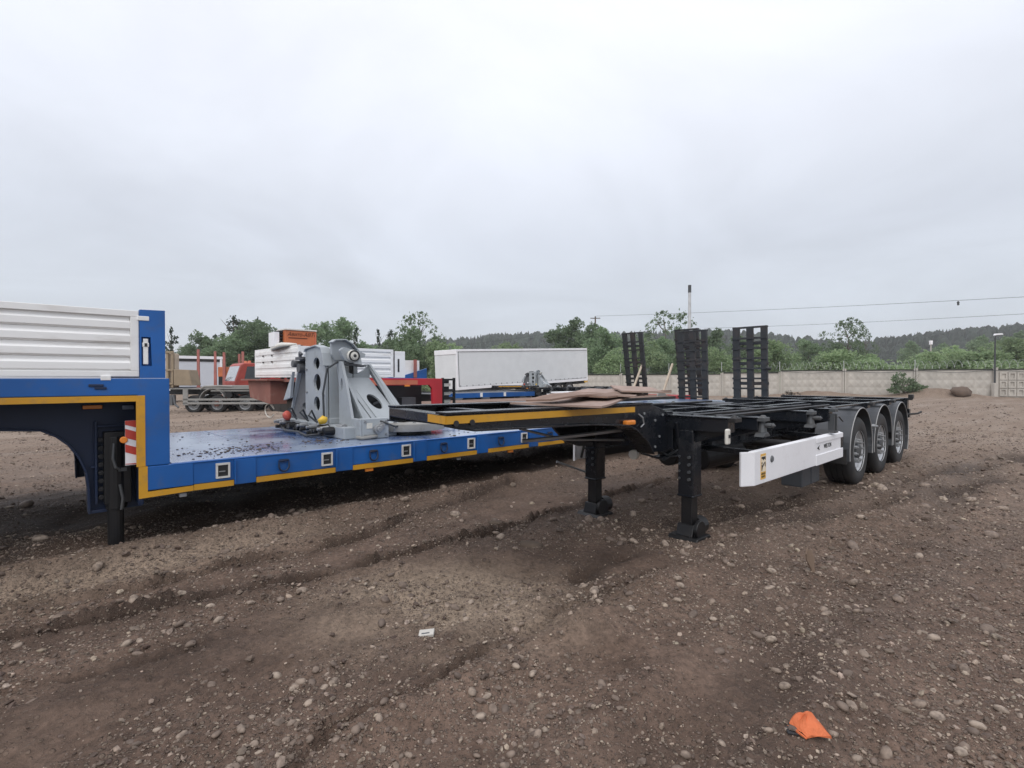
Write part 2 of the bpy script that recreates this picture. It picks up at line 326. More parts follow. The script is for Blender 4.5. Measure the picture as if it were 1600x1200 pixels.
TRACKS = [(yard_line((-120, 1040), (0, 1005), (250, 955), (500, 905), (650, 868), (800, 825), (950, 780), (1050, 748), (1120, 725)), 0.10, 0.036, 1.5),
          (yard_line((-120, 985), (0, 962), (200, 930), (420, 880), (560, 845), (700, 797), (800, 768)), 0.065, 0.034, 1.3),
          (yard_line((430, 1260), (480, 1190), (600, 1120), (760, 1030), (860, 968), (960, 930), (1040, 900)), 0.035, 0.028, 0.75),
          (yard_line((1060, 822), (1160, 800), (1330, 765), (1480, 738), (1700, 705)), 0.06, 0.10, 1.0),
          (yard_line((1180, 830), (1360, 790), (1520, 760), (1700, 735)), 0.05, 0.08, 0.7),
          (yard_line((1225, 1260), (1215, 1100), (1225, 1000), (1265, 900), (1330, 840)), 0.02, 0.10, 0.16),
          (yard_line((-100, 1120), (0, 1085), (250, 1030), (420, 990)), 0.03, 0.03, 0.8),
          (yard_line((900, 905), (980, 870), (1060, 842)), 0.06, 0.09, 0.9)]
def tracks(X, Y):
    '''groove depth, lip height and wet mud along the tyre tracks'''
    jx = 0.10 * fbm(X * 5, Y * 5, 4, 201, 0.65); jy = 0.10 * fbm(X * 5, Y * 5, 4, 202, 0.65); x = X + jx; y = Y + jy
    z = np.zeros_like(X); damp_shade = np.zeros_like(X); rag = np.clip(1 + 3.4 * fbm(X * 2.5, Y * 2.5, 3, 203), 0.15, 2)
    for P, dep, wd, dm in TRACKS:
        best = np.full_like(X, 99.0); side = np.zeros_like(X)
        for a, b in zip(P[:-1], P[1:]):
            e = b - a; ln = e @ e; u = np.clip(((x - a[0]) * e[0] + (y - a[1]) * e[1]) / ln, 0, 1); qx = x - a[0] - u * e[0]; qy = y - a[1] - u * e[1]
            dd = np.hypot(qx, qy); sg = e[0] * qy - e[1] * qx; k = dd < best; best = np.where(k, dd, best); side = np.where(k, np.sign(sg), side)
        z -= dep * np.exp(-(best / wd) ** 2) * rag; z += 0.6 * dep * np.exp(-((best - 2.1 * wd) / (0.9 * wd)) ** 2) * rag * np.where(side > 0, 1, 0.45)
        damp_shade += dm * np.clip(rag, 0.3, 1.4) * np.exp(-(best / (wd * 1.5)) ** 2) + 0.3 * dm * np.exp(-(best / (wd * 5)) ** 2)
    return z, damp_shade
def height(X, Y):
    X = np.asarray(X, float); Y = np.asarray(Y, float)
    s = X * DX + Y * DY; w = -X * DY + Y * DX; d = np.hypot(X, Y)
    fade = 1 - sm(25, 70, d)
    wob = 0.16 * fbm(s * 0.35, w * 0 + 3.3, 2, 5)
    z = 0.10 * fbm(X * 0.28, Y * 0.28, 3, 1) * fade
    inr = sm(-6, -3, s) * (1 - sm(14, 18, s))
    rag = 1 + 1.6 * fbm(s * 2.3, w * 2.3, 3, 31)
    for w0, dep, wd in ((3.05, -0.035, 0.25), (1.1, -0.04, 0.20)):
        z += inr * dep * np.exp(-((w - w0 - wob) / wd) ** 2) * rag
    for w0, dep, wd in ((5.02, 0.05, 0.12), (2.10, 0.06, 0.17), (0.8, 0.05, 0.14), (1.45, 0.04, 0.12)):
        z += inr * dep * np.exp(-((w - w0 - wob) / wd) ** 2) * rag
    z += 0.12 * sm(4.9, 5.7, w) * (1 - sm(8.5, 12, s)) * (1 - sm(20, 30, w))
    z += 0.085 * np.exp(-((w - 5.55 - 0.6 * wob) / 0.15) ** 2) * sm(-5, -2, s) * (1 - sm(7, 9, s)) * (1 + 1.5 * fbm(s * 3, w * 3, 2, 9))
    z += 0.16 * fbm(X * 1.5, Y * 1.5, 3, 77) * sm(5.7, 6.2, w) * (1 - sm(10, 13, w)) * (1 - sm(8, 10, s))
    soft = np.clip(0.5 + 3.0 * fbm(X * 0.6, Y * 0.6, 3, 53), 0.12, 1)
    z += 0.07 * fbm(X * 1.7, Y * 1.7, 3, 17) * fade + 0.075 * soft * fbm(s * 3.0, w * 6.5, 4, 23, 0.6) * (1 - sm(12, 30, d))
    z += 0.045 * soft * np.abs(fbm(X * 13, Y * 13, 3, 41, 0.65)) * 2 * (1 - sm(5, 12, d))
    z += tracks(X, Y)[0]
    # long tyre ruts across the back of the yard
    z += 0.10 * fbm(s * 0.12, w * 1.3, 3, 61) * sm(12, 18, Y) * (1 - sm(40, 60, Y))
    for a, b in SUPPORTS:
        q = np.exp(-((s - a) ** 2 + (w - b) ** 2) / 0.16); z = z * (1 - q)
    z += -0.35 * sm(33, 14, X) * 0 - 0.35 * (1 - sm(14, 33, X)) * sm(36, 50, Y)
    for (mx_, my_, hh, ra, rb) in ((37.3, 45.0, 0.85, 2.6, 1.2), (29.3, 49.6, 0.50, 3.2, 1.1), (43.0, 44.6, 0.2, 2.0, 0.8)):
        a = (X - mx_) * -0.882 + (Y - my_) * 0.471; b = (X - mx_) * 0.471 + (Y - my_) * 0.882
        z += hh * np.exp(-(a / ra) ** 2 - (b / rb) ** 2)
    return z
def hz(x, y): return float(height(np.array([x]), np.array([y]))[0])

# ------------------------------------------------------------------ ground
def np_mesh(name, V, F, mats, smooth=True, col=None):
    me = bpy.data.meshes.new(name); V = np.asarray(V, np.float32); F = np.asarray(F, np.int32); k = F.shape[1]
    me.vertices.add(len(V)); me.vertices.foreach_set('co', V.ravel())
    me.loops.add(F.size); me.loops.foreach_set('vertex_index', F.ravel())
    me.polygons.add(len(F)); me.polygons.foreach_set('loop_start', np.arange(len(F), dtype=np.int32) * k)
    try: me.polygons.foreach_set('loop_total', np.full(len(F), k, np.int32))
    except Exception: pass
    me.polygons.foreach_set('use_smooth', np.full(len(F), smooth, bool))
    if col is not None:
        a = me.color_attributes.new('tone', 'FLOAT_COLOR', 'POINT'); c4 = np.ones((len(V), 4), np.float32); c4[:, :3] = col; a.data.foreach_set('color', c4.ravel())
    for m in mats: me.materials.append(m)
    me.update(); me.validate(); return me

def groundmat():
    m = bpy.data.materials.new('wet_gravelly_dirt'); t, b = nodes(m); l = t.links.new; N = t.nodes.new
    g = N('ShaderNodeNewGeometry'); P = g.outputs['Position']
    def noise(sc, det=6, ro=0.6, vec=P):
        n = N('ShaderNodeTexNoise'); n.inputs['Scale'].default_value = sc; n.inputs['Detail'].default_value = det; n.inputs['Roughness'].default_value = ro; l(vec, n.inputs['Vector']); return n.outputs[0]
    def mr(x, a, b_, c=0.0, d=1.0):
        r = N('ShaderNodeMapRange'); r.inputs[1].default_value = a; r.inputs[2].default_value = b_; r.inputs[3].default_value = c; r.inputs[4].default_value = d; l(x, r.inputs[0]); return r.outputs[0]
    def mix(f, a, b_):
        x = N('ShaderNodeMix'); x.data_type = 'RGBA'
        l(f, x.inputs[0])
        for i, q in ((6, a), (7, b_)):
            if isinstance(q, tuple): x.inputs[i].default_value = (*q, 1)
            else: l(q, x.inputs[i])
        return x.outputs[2]
    def math_(op, a, b_):
        x = N('ShaderNodeMath'); x.operation = op
        for i, q in ((0, a), (1, b_)):
            if isinstance(q, (int, float)): x.inputs[i].default_value = q
            else: l(q, x.inputs[i])
        return x.outputs[0]
    # streaks running along the vehicle tracks
    mp = N('ShaderNodeMapping'); mp.vector_type = 'TEXTURE'; mp.inputs['Rotation'].default_value = (0, 0, ANG); mp.inputs['Scale'].default_value = (6, 1, 1); l(P, mp.inputs[0])
    big = noise(0.32, 5, 0.6); streak = noise(1.1, 6, 0.6, mp.outputs[0]); mid = noise(2.6, 7, 0.65); fine = noise(24, 8, 0.7)
    c = mix(mr(mid, 0.32, 0.68), (0.092, 0.060, 0.044), (0.190, 0.130, 0.098))
    c = mix(mr(streak, 0.46, 0.66, 0, 0.6), c, (0.058, 0.037, 0.027))
    # pale sandy patches, one of them the dry fan in front of the trailers
    at_ = N('ShaderNodeAttribute'); at_.attribute_name = 'tone'; so_ = N('ShaderNodeSeparateColor'); l(at_.outputs['Color'], so_.inputs[0])
    mp2 = N('ShaderNodeMapping'); mp2.inputs['Scale'].default_value = (1, 1, 0); l(P, mp2.inputs[0])
    near = math_('MULTIPLY', so_.outputs[2], mr(mid, 0.25, 0.5, 0.5, 1.0))
    c = mix(math_('MULTIPLY', near, 0.9), c, (0.31, 0.24, 0.178))
    c = mix(mr(big, 0.55, 0.72, 0, 0.65), c, (0.20, 0.146, 0.109))
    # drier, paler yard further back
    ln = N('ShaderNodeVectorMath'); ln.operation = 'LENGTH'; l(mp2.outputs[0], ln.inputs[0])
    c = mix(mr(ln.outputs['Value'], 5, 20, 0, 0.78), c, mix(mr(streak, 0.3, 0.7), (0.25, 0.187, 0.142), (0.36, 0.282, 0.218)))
    c = mix(math_('MULTIPLY', so_.outputs[0], 0.85), c, (0.038, 0.024, 0.017))
    # grit: many little stones as colour specks and relief
    def vor(sc):
        v = N('ShaderNodeTexVoronoi'); v.inputs['Scale'].default_value = sc; l(P, v.inputs['Vector']); return v
    v1 = vor(34); v2 = vor(90)
    s1 = N('ShaderNodeSeparateColor'); l(v1.outputs['Color'], s1.inputs[0]); s2 = N('ShaderNodeSeparateColor'); l(v2.outputs['Color'], s2.inputs[0])
    grav = mr(so_.outputs[1], 0.0, 0.8, 0.2, 1.0)
    k1 = math_('MULTIPLY', math_('MULTIPLY', mr(v1.outputs['Distance'], 0.30, 0.42, 1, 0), mr(s1.outputs[0], 0.62, 0.66)), grav)
    k2 = math_('MULTIPLY', math_('MULTIPLY', mr(v2.outputs['Distance'], 0.30, 0.45, 1, 0), mr(s2.outputs[1], 0.55, 0.6)), grav)
    st1 = mix(s1.outputs[1], (0.13, 0.092, 0.07), (0.30, 0.24, 0.185)); st2 = mix(s2.outputs[0], (0.11, 0.08, 0.06), (0.27, 0.215, 0.165))
    c = mix(math_('MULTIPLY', k2, 0.7), c, st2); c = mix(math_('MULTIPLY', k1, 0.85), c, st1)
    fs = N('ShaderNodeVectorMath'); fs.operation = 'SCALE'; l(c, fs.inputs[0]); l(mr(fine, 0.28, 0.72, 0.58, 1.40), fs.inputs[3])
    l(fs.outputs[0], b.inputs['Base Color'])
    l(mr(streak, 0.4, 0.7, 0.92, 0.6), b.inputs['Roughness']); b.inputs['Specular IOR Level'].default_value = 0.3
    h = math_('ADD', math_('MULTIPLY', fine, 0.6), math_('ADD', math_('MULTIPLY', k1, 0.9), math_('MULTIPLY', k2, 0.4)))
    h = math_('ADD', h, math_('MULTIPLY', mid, 1.2))
    bp = N('ShaderNodeBump'); bp.inputs['Strength'].default_value = 1.0; bp.inputs['Distance'].default_value = 0.03; l(h, bp.inputs['Height']); l(bp.outputs[0], b.inputs['Normal'])
    return m
M['ground'] = groundmat()
def gravel_density(X, Y):
    s = X * DX + Y * DY; w = -X * DY + Y * DX
    g = 0.42 + 3.4 * fbm(X * 0.9, Y * 0.9, 4, 91) + 0.6 * sm(0.3, 3.0, X)
    g += 0.6 * np.exp(-((w - 5.55) / 0.22) ** 2) + 0.45 * np.exp(-((w - 2.3) / 0.4) ** 2) + 0.5 * np.exp(-((X + 0.42) ** 2 + (Y - 3.75) ** 2) / 0.7) - 0.55 * np.exp(-((X + 1.6) / 1.1) ** 2 - ((Y - 2.9) / 0.75) ** 2)
    g -= 0.45 * np.exp(-((w - 3.2) / 0.5) ** 2) * (1 - sm(1, 3, s)) + 0.5 * np.exp(-((w - 4.5) / 0.3) ** 2) * (1 - sm(6, 9, s))
    return np.clip(g, 0.05, 1)
def soil_kinds(X, Y):
    '''wet mud in the wheel ruts, shade under the trailer, loose gravel drifts, dry sand'''
    s = X * DX + Y * DY; w = -X * DY + Y * DX; wob = 0.16 * fbm(s * 0.35, w * 0 + 3.3, 2, 5)
    inr = sm(-6, -3, s) * (1 - sm(14, 18, s)); damp_shade = np.zeros_like(X)
    for w0, wd, k in ((1.1, 0.18, 0.35), (3.3, 0.6, 0.45)): damp_shade += inr * k * np.exp(-((w - w0 - wob - 0.05 * fbm(s * 3, w * 3, 2, 6)) / wd) ** 2)
    damp_shade += tracks(X, Y)[1]; damp_shade *= np.clip(0.85 + 1.5 * fbm(X * 1.3, Y * 1.3, 3, 88), 0, 1.3); damp_shade += 0.9 * sm(5.75, 6.1, w) * (1 - sm(8.8, 9.6, w)) * (1 - sm(9, 11, s))  # last term puts the blue trailer's underside shade into the soil colour
    sand = 1.3 * np.exp(-(((X + 0.42) / 0.95) ** 2 + ((Y - 3.75) / 0.72) ** 2) ** 1.5) * np.clip(0.85 + 2.2 * fbm(X * 2.2, Y * 2.2, 3, 44), 0, 1) + 0.8 * np.exp(-((w - 5.25) / 0.28) ** 2) * (1 - sm(1, 3, s)) * inr
    damp_shade *= 1 - 0.85 * np.clip(sand, 0, 1)
    return np.clip(np.stack([damp_shade, gravel_density(X, Y), sand], 1), 0, 1)
def axis_lines(c0, c1, st, g, lo, hi):
    a = list(np.arange(c0, c1, st)); x = c1; d = st
    while x < hi: a.append(x); d *= g; x += d
    x = c0 - st; d = st; b = []
    while x > lo: b.append(x); d *= g; x -= d
    return np.array(b[::-1] + a)
gx = axis_lines(-5.2, 5.6, 0.025, 1.036, -2200, 2200)
ya = [2.0]; d_ = 0.02
while ya[-1] < 3200: ya.append(ya[-1] + d_); d_ *= 1.0165
yb = [2.0 - 0.05]; d_ = 0.06
while yb[-1] > -60: yb.append(yb[-1] - d_); d_ *= 1.35
gy = np.array(yb[::-1] + ya)
XX, YY = np.meshgrid(gx, gy); ZZ = height(XX, YY)
nxg, nyg = len(gx), len(gy); idx = np.arange(nxg * nyg).reshape(nyg, nxg)
gf = np.stack([idx[:-1, :-1], idx[:-1, 1:], idx[1:, 1:], idx[1:, :-1]], -1).reshape(-1, 4)
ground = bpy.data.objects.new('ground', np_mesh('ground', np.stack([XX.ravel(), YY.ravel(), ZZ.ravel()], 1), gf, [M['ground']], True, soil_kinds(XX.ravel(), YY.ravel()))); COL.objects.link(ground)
tag(ground, 'muddy brown gravel yard with tyre ruts', kind='structure')

# gravel and cobbles
def stonemat(name, attr):
    m = bpy.data.materials.new(name); t, b = nodes(m); l = t.links.new; N = t.nodes.new
    g = N('ShaderNodeNewGeometry')
    n = N('ShaderNodeTexNoise'); n.inputs['Scale'].default_value = 30; n.inputs['Detail'].default_value = 6; l(g.outputs['Position'], n.inputs['Vector'])
    r = N('ShaderNodeMapRange'); r.inputs[1].default_value = 0.42; r.inputs[2].default_value = 0.66; r.inputs[4].default_value = 0.75; l(n.outputs[0], r.inputs[0])
    x = N('ShaderNodeMix'); x.data_type = 'RGBA'; l(r.outputs[0], x.inputs[0]); x.inputs[7].default_value = (0.09, 0.066, 0.052, 1)
    if attr:
        a = N('ShaderNodeAttribute'); a.attribute_name = 'tone'; l(a.outputs['Color'], x.inputs[6])
    else:
        oi = N('ShaderNodeObjectInfo'); cr = N('ShaderNodeValToRGB'); l(oi.outputs['Random'], cr.inputs[0]); e = cr.color_ramp.elements
        e[0].color = (0.115, 0.085, 0.068, 1); e[1].color = (0.36, 0.29, 0.23, 1); q = e.new(0.5); q.color = (0.22, 0.165, 0.128, 1); l(cr.outputs[0], x.inputs[6])
    l(x.outputs[2], b.inputs['Base Color']); b.inputs['Roughness'].default_value = 0.72
    return m
M['gravel'] = stonemat('gravel_stone', True); M['cobble'] = stonemat('river_cobble', False)
import bmesh
def ico(sub):
    bm = bmesh.new(); bmesh.ops.create_icosphere(bm, subdivisions=sub, radius=1.0)
    V = np.array([v.co[:] for v in bm.verts]); bm.verts.index_update(); F = np.array([[v.index for v in f.verts] for f in bm.faces]); bm.free(); return V, F
ICO1, ICO2 = ico(1), ico(2)
def stone_variants(base, n, amp):
    V, F = base; o = []
    for i in range(n):
        dirs = RNG.normal(size=(5, 3)); dirs /= np.linalg.norm(dirs, axis=1)[:, None]
        r = 1 + amp * sum(np.clip(V @ d, 0, 1) ** 2 * RNG.uniform(-0.7, 0.7) for d in dirs) + RNG.normal(0, amp * 0.12, len(V))
        o.append(V * r[:, None])
    return o
VAR1, VAR2 = stone_variants(ICO1, 10, 0.5), stone_variants(ICO2, 12, 0.5)
def scatter(n, dmin, dmax, smin, smax, pw):
    d = RNG.uniform(dmin ** 1.25, dmax ** 1.25, n) ** 0.8; a = R(1) * RNG.uniform(-49, 49, n); X = d * np.sin(a); Y = d * np.cos(a)
    k = RNG.uniform(size=n) < gravel_density(X, Y); X, Y = X[k], Y[k]; n = len(X)
    u = RNG.uniform(size=n); S = (smin ** -pw + u * (smax ** -pw - smin ** -pw)) ** (-1 / pw)
    return X, Y, S
X, Y, S = scatter(15000, 1.8, 45, 0.018, 0.085, 2.5)
S = np.minimum(S, 0.0085 * np.hypot(X, Y) + 0.004)
order = np.argsort(-(S / np.hypot(X, Y)))
top = order[:300]; rest = order[300:]
def rotm(n, flat=0.35):
    q = RNG.uniform(0, 2 * PI, n); t1 = RNG.normal(0, flat, n); t2 = RNG.normal(0, flat, n)
    cz, sz = np.cos(q), np.sin(q); cx, sx = np.cos(t1), np.sin(t1); cy, sy = np.cos(t2), np.sin(t2); z = np.zeros(n); o = np.ones(n)
    Rz = np.array([[cz, -sz, z], [sz, cz, z], [z, z, o]]); Rx = np.array([[o, z, z], [z, cx, -sx], [z, sx, cx]]); Ry = np.array([[cy, z, sy], [z, o, z], [-sy, z, cy]])
    return np.einsum('ijn,jkn,kln->nil', Rz, Rx, Ry)
def stone_cloud(X, Y, S, variants, F):
    n = len(X); Z = height(X, Y); Rm = rotm(n); sc = np.stack([S * RNG.uniform(0.85, 1.35, n), S * RNG.uniform(0.65, 1.0, n), S * RNG.uniform(0.38, 0.75, n)], 1)
    vi = RNG.integers(0, len(variants), n); V = np.stack(variants)[vi] * sc[:, None, :]; V = np.einsum('nij,nkj->nki', Rm, V)
    V[:, :, 0] += X[:, None]; V[:, :, 1] += Y[:, None]; V[:, :, 2] += (Z + S * RNG.uniform(-0.12, 0.30, n))[:, None]
    k = V.shape[1]; FF = F[None] + (np.arange(n) * k)[:, None, None]
    tone = np.where(RNG.uniform(size=n) < 0.5, RNG.uniform(-0.15, 0.25, n), RNG.uniform(0, 1, n) ** 0.9); c = np.array([0.100, 0.070, 0.053]) * (1 - tone)[:, None] + np.array([0.40, 0.32, 0.25]) * tone[:, None]
    c *= (1 + RNG.normal(0, 0.018, (n, 3)))
    return V.reshape(-1, 3), FF.reshape(-1, 3), np.repeat(c, k, 0)
parts = []
x2, y2, s2 = scatter(90000, 1.8, 22, 0.007, 0.026, 2.2); x3, y3, s3 = scatter(140000, 1.8, 8.5, 0.0035, 0.010, 1.6)
parts.append(stone_cloud(X[rest], Y[rest], S[rest], VAR1, ICO1[1])); parts.append(stone_cloud(x2, y2, s2, VAR1, ICO1[1]))
ICO0 = (np.array([(1, 0, 0), (-1, 0, 0), (0, 1, 0), (0, -1, 0), (0, 0, 1), (0, 0, -1)], float), np.array([(0, 2, 4), (2, 1, 4), (1, 3, 4), (3, 0, 4), (2, 0, 5), (1, 2, 5), (3, 1, 5), (0, 3, 5)]))
parts.append(stone_cloud(x3, y3, s3, stone_variants(ICO0, 10, 0.5), ICO0[1]))
vo = 0; AV, AF, AC = [], [], []
for v_, f_, c_ in parts: AV.append(v_); AF.append(f_ + vo); AC.append(c_); vo += len(v_)
gravel = bpy.data.objects.new('gravel', np_mesh('gravel', np.concatenate(AV), np.concatenate(AF), [M['gravel']], False, np.concatenate(AC))); COL.objects.link(gravel)
tag(gravel, 'small brown and grey gravel strewn over the yard', kind='stuff')
cob = []
for v_ in VAR2:
    me = np_mesh('stone', v_ * np.array([1.15, 0.85, 0.55]), ICO2[1], [M['cobble']]); cob.append(me)
for i in top:
    o = bpy.data.objects.new('stone', cob[int(RNG.integers(0, len(cob)))]); COL.objects.link(o); o.parent = ground
    o.location = (X[i], Y[i], hz(X[i], Y[i]) + S[i] * RNG.uniform(-0.05, 0.28)); o.scale = (S[i],) * 3
    o.rotation_euler = (RNG.normal(0, 0.3), RNG.normal(0, 0.3), RNG.uniform(0, 6.28))

# ------------------------------------------------------------------ hills with forest
def ridge(ux):
    """ridge height above eye level, in slope units, against x over y"""
    px = [-3, -1.4, -0.6, -0.2, -0.1375, -0.05, 0.075, 0.2, 0.31, 0.375, 0.5, 0.61, 0.70, 0.8, 1.0, 1.6, 3]
    py = [0.03, 0.04, 0.05, 0.06, 0.068, 0.074, 0.080, 0.082, 0.085, 0.088, 0.072, 0.056, 0.040, 0.03, 0.02, 0.02, 0.02]
    return np.interp(ux, px, py)
def hill(name, D, prof, y0, y1, lab):
    xs = np.linspace(-2.4 * D, 2.6 * D, 240); ys = np.linspace(y0, y1, 26)
    A, B = np.meshgrid(xs, ys); pk = prof(A / D) * D + 1.65 - 11
    t = np.clip((B - y0) / (D - y0), 0, 1); t2 = np.clip((y1 - B) / (y1 - D), 0, 1); sh = np.where(B <= D, t * t * (3 - 2 * t), t2 * t2 * (3 - 2 * t2))
    C = -3 + (pk + 3) * sh + 6 * fbm(A * 0.01, B * 0.01, 3, 4) * sh
    i = np.arange(A.size).reshape(A.shape); f = np.stack([i[:-1, :-1], i[:-1, 1:], i[1:, 1:], i[1:, :-1]], -1).reshape(-1, 4)
    o = bpy.data.objects.new(name, np_mesh(name, np.stack([A.ravel(), B.ravel(), C.ravel()], 1), f, [M['forest']])); COL.objects.link(o); tag(o, lab, kind='structure')
    def zf(x, y):
        p_ = prof(x / D) * D + 1.65 - 11; t = np.clip((y - y0) / (D - y0), 0, 1); t2 = np.clip((y1 - y) / (y1 - D), 0, 1)
        s_ = np.where(y <= D, t * t * (3 - 2 * t), t2 * t2 * (3 - 2 * t2)); return -3 + (p_ + 3) * s_ + 6 * fbm(x * 0.01, y * 0.01, 3, 4) * s_
    return zf
def ridge2(ux):
    return np.interp(ux, [-3, 0.3, 0.55, 0.66, 0.70, 0.78, 0.875, 0.95, 1.03, 1.2, 1.6, 3], [-.02, -.02, 0.03, 0.058, 0.070, 0.079, 0.091, 0.099, 0.106, 0.112, 0.11, 0.08])
zf1 = hill('far_hill', 620, ridge, 260, 1100, 'distant low wooded ridge behind the yard')
zf2 = hill('near_hill', 430, ridge2, 200, 800, 'wooded hillside rising beyond the concrete fence')
def forest(name, zf, n, xlo, xhi, ylo, yhi, cap, hmin, hmax, lab, seed):
    rg = np.random.default_rng(seed); y = ylo + (yhi - ylo) * rg.uniform(size=n) ** 0.8; u = rg.uniform(xlo, xhi, n); x = u * y; z = zf(x, y)
    H_ = rg.uniform(hmin, hmax, n); con = rg.uniform(size=n) < 0.6; V, F = [], []; k = 0
    for i in range(n):
        m_ = 5; h = H_[i]; r = h * (rg.uniform(0.15, 0.22) if con[i] else rg.uniform(0.26, 0.36))
        lv = ((0.12, 1.0), (0.42, 0.62), (0.40, 0.80), (0.72, 0.30), (0.70, 0.45)) if con[i] else ((0.1, 0.5), (0.35, 1.0), (0.6, 0.95), (0.82, 0.6), (0.93, 0.3))
        for (zz, rr) in lv:
            for j in range(m_):
                a = 2 * PI * (j + rg.uniform(0, 0.5)) / m_; q = r * rr * rg.uniform(0.7, 1.2); V.append((x[i] + q * math.cos(a), y[i] + q * math.sin(a), z[i] + h * (zz + rg.uniform(-0.03, 0.03))))
        V.append((x[i], y[i], z[i] + h)); L_ = len(lv)
        for a in range(L_ - 1):
            for j in range(m_): F.append((k + a * m_ + j, k + a * m_ + (j + 1) % m_, k + (a + 1) * m_ + (j + 1) % m_)); F.append((k + a * m_ + j, k + (a + 1) * m_ + (j + 1) % m_, k + (a + 1) * m_ + j))
        for j in range(m_): F.append((k + (L_ - 1) * m_ + j, k + (L_ - 1) * m_ + (j + 1) % m_, k + L_ * m_))
        k += L_ * m_ + 1
    o = bpy.data.objects.new(name, np_mesh(name, V, F, [M['forest']], False)); COL.objects.link(o); return tag(o, lab, kind='stuff')
forest('far_forest', zf1, 4200, -0.62, 0.95, 380, 660, 0, 9, 17, 'dark conifer forest covering the distant ridge', 3)
forest('hillside_forest', zf2, 3000, 0.42, 1.25, 260, 470, 0, 8, 15, 'mixed woodland covering the hillside beyond the fence', 4)

# ------------------------------------------------------------------ trees
def leaf_cloud(lobes, leaf, seed, flat=0.0):
    rg = np.random.default_rng(seed); V, n_ = [], 0
    for (cx, cy, cz, rx, ry, rz, n) in lobes:
        p = rg.normal(size=(n, 3)); p /= np.linalg.norm(p, axis=1)[:, None]; rad = rg.uniform(0, 1, n) ** 0.42
        # clumps: pull leaves towards random twig tips
        tips = rg.normal(size=(max(6, n // 28), 3)); tips /= np.linalg.norm(tips, axis=1)[:, None]; tips *= rg.uniform(0.55, 1.08, len(tips))[:, None]
        p = p * rad[:, None]; k = rg.integers(0, len(tips), n); p = np.where((rg.uniform(size=n) < 0.72)[:, None], tips[k] + rg.normal(0, 0.13, (n, 3)), p)
        c = p * np.array([rx, ry, rz]) + np.array([cx, cy, cz])
        a = rg.normal(size=(n, 3)); a /= np.linalg.norm(a, axis=1)[:, None]; b = np.cross(a, rg.normal(size=(n, 3))); b /= np.linalg.norm(b, axis=1)[:, None]
        s = leaf * rg.uniform(0.6, 1.3, n)[:, None]
        V.append(np.stack([c - a * s, c + b * s * 0.55, c + a * s, c - b * s * 0.55], 1).reshape(-1, 3)); n_ += n
    V = np.concatenate(V); return V, np.arange(n_ * 4).reshape(-1, 4)
def trunk_mb(h, r, limbs, seed, spread=1.0):
    rg = random.Random(seed); m = MB(); pts = [(rg.uniform(-.05, .05) * h * i / 5, rg.uniform(-.05, .05) * h * i / 5, -0.2 + (h + 0.2) * i / 5) for i in range(6)]
    m.tube(pts, [r * (1 - 0.8 * i / 5) for i in range(6)], 7)
    for i in range(limbs):
        t = rg.uniform(0.3, 0.95); j = int(t * 5); b = Vector(pts[j]); a = rg.uniform(0, 2 * PI); ln = h * rg.uniform(0.12, 0.24) * spread
        e = b + Vector((math.cos(a) * ln * 0.7, math.sin(a) * ln * 0.7, ln * 0.75)); mid = (b + e) / 2 + Vector((0, 0, -0.08 * ln))
        m.tube([b, mid, e], [r * 0.4, r * 0.25, r * 0.08], 5)
    return m
PROT = {}
def proto(kind, lobes, leaf, mat, th, tr, limbs, seed, variants=2):
    PROT[kind] = []
    for v in range(variants):
        rg = random.Random(seed * 10 + v)
        lb = [(c[0] + rg.uniform(-.4, .4), c[1] + rg.uniform(-.4, .4), c[2] + rg.uniform(-.3, .3), c[3] * rg.uniform(.85, 1.15), c[4] * rg.uniform(.85, 1.15), c[5] * rg.uniform(.85, 1.15), c[6]) for c in lobes]
        V, F = leaf_cloud(lb, leaf, seed * 7 + v)
        PROT[kind].append((np_mesh('crown', V, F, [M[mat]], False), trunk_mb(th, tr, limbs, seed + v).mesh('trunk', M['bark'], smooth=50), max(c[2] + c[5] for c in lb)))
def random_lobes(n, h0, h1, rad, lr, cnt, seed):
    rg = random.Random(seed); o = []
    for i in range(n):
        t = i / (n - 1); zz = h0 + (h1 - h0) * t; rr = rad * math.sin(PI * (0.18 + 0.72 * t)) ; a = rg.uniform(0, 2 * PI); q = rg.uniform(0.2, 1) * rr
        l_ = lr * rg.uniform(.7, 1.2) * (1.15 - 0.5 * t); o.append((q * math.cos(a), q * math.sin(a), zz, l_, l_, l_ * 0.8, cnt))
    return o
proto('broad', random_lobes(20, 1.2, 8.3, 2.9, 1.9, 640, 1), 0.15, 'leaf', 6.5, 0.22, 9, 1, 3)
proto('airy', random_lobes(26, 3.6, 9.3, 3.3, 1.0, 105, 2) + random_lobes(10, 1.2, 5.0, 3.0, 1.9, 620, 12), 0.13, 'leaf', 8.6, 0.15, 16, 2, 2)
proto('spruce', [(0, 0, 1.2 + 1.1 * i, max(0.16, 1.75 - 0.21 * i), max(0.16, 1.75 - 0.21 * i), 0.75, 300 - 26 * i) for i in range(8)], 0.17, 'needle', 8.8, 0.13, 4, 3, 2)
proto('pine', [(0, 0, 7.9, 0.9, 0.9, 1.1, 240), (0.8, 0.2, 6.6, 0.8, 0.7, 0.5, 150), (-0.9, 0, 6.1, 0.9, 0.7, 0.45, 150), (0.2, 0.6, 5.2, 1.1, 1.0, 0.5, 170), (0, 0, 4.0, 1.2, 1.2, 0.6, 170)], 0.17, 'needle', 8.6, 0.13, 9, 4, 2)
proto('bush', random_lobes(11, 0.3, 3.0, 2.7, 1.4, 700, 5), 0.10, 'leafpale', 2.4, 0.09, 7, 5, 3)
proto('willow', random_lobes(13, 0.6, 5.2, 2.6, 1.7, 620, 6), 0.14, 'leafpale', 4.2, 0.15, 8, 6, 3)
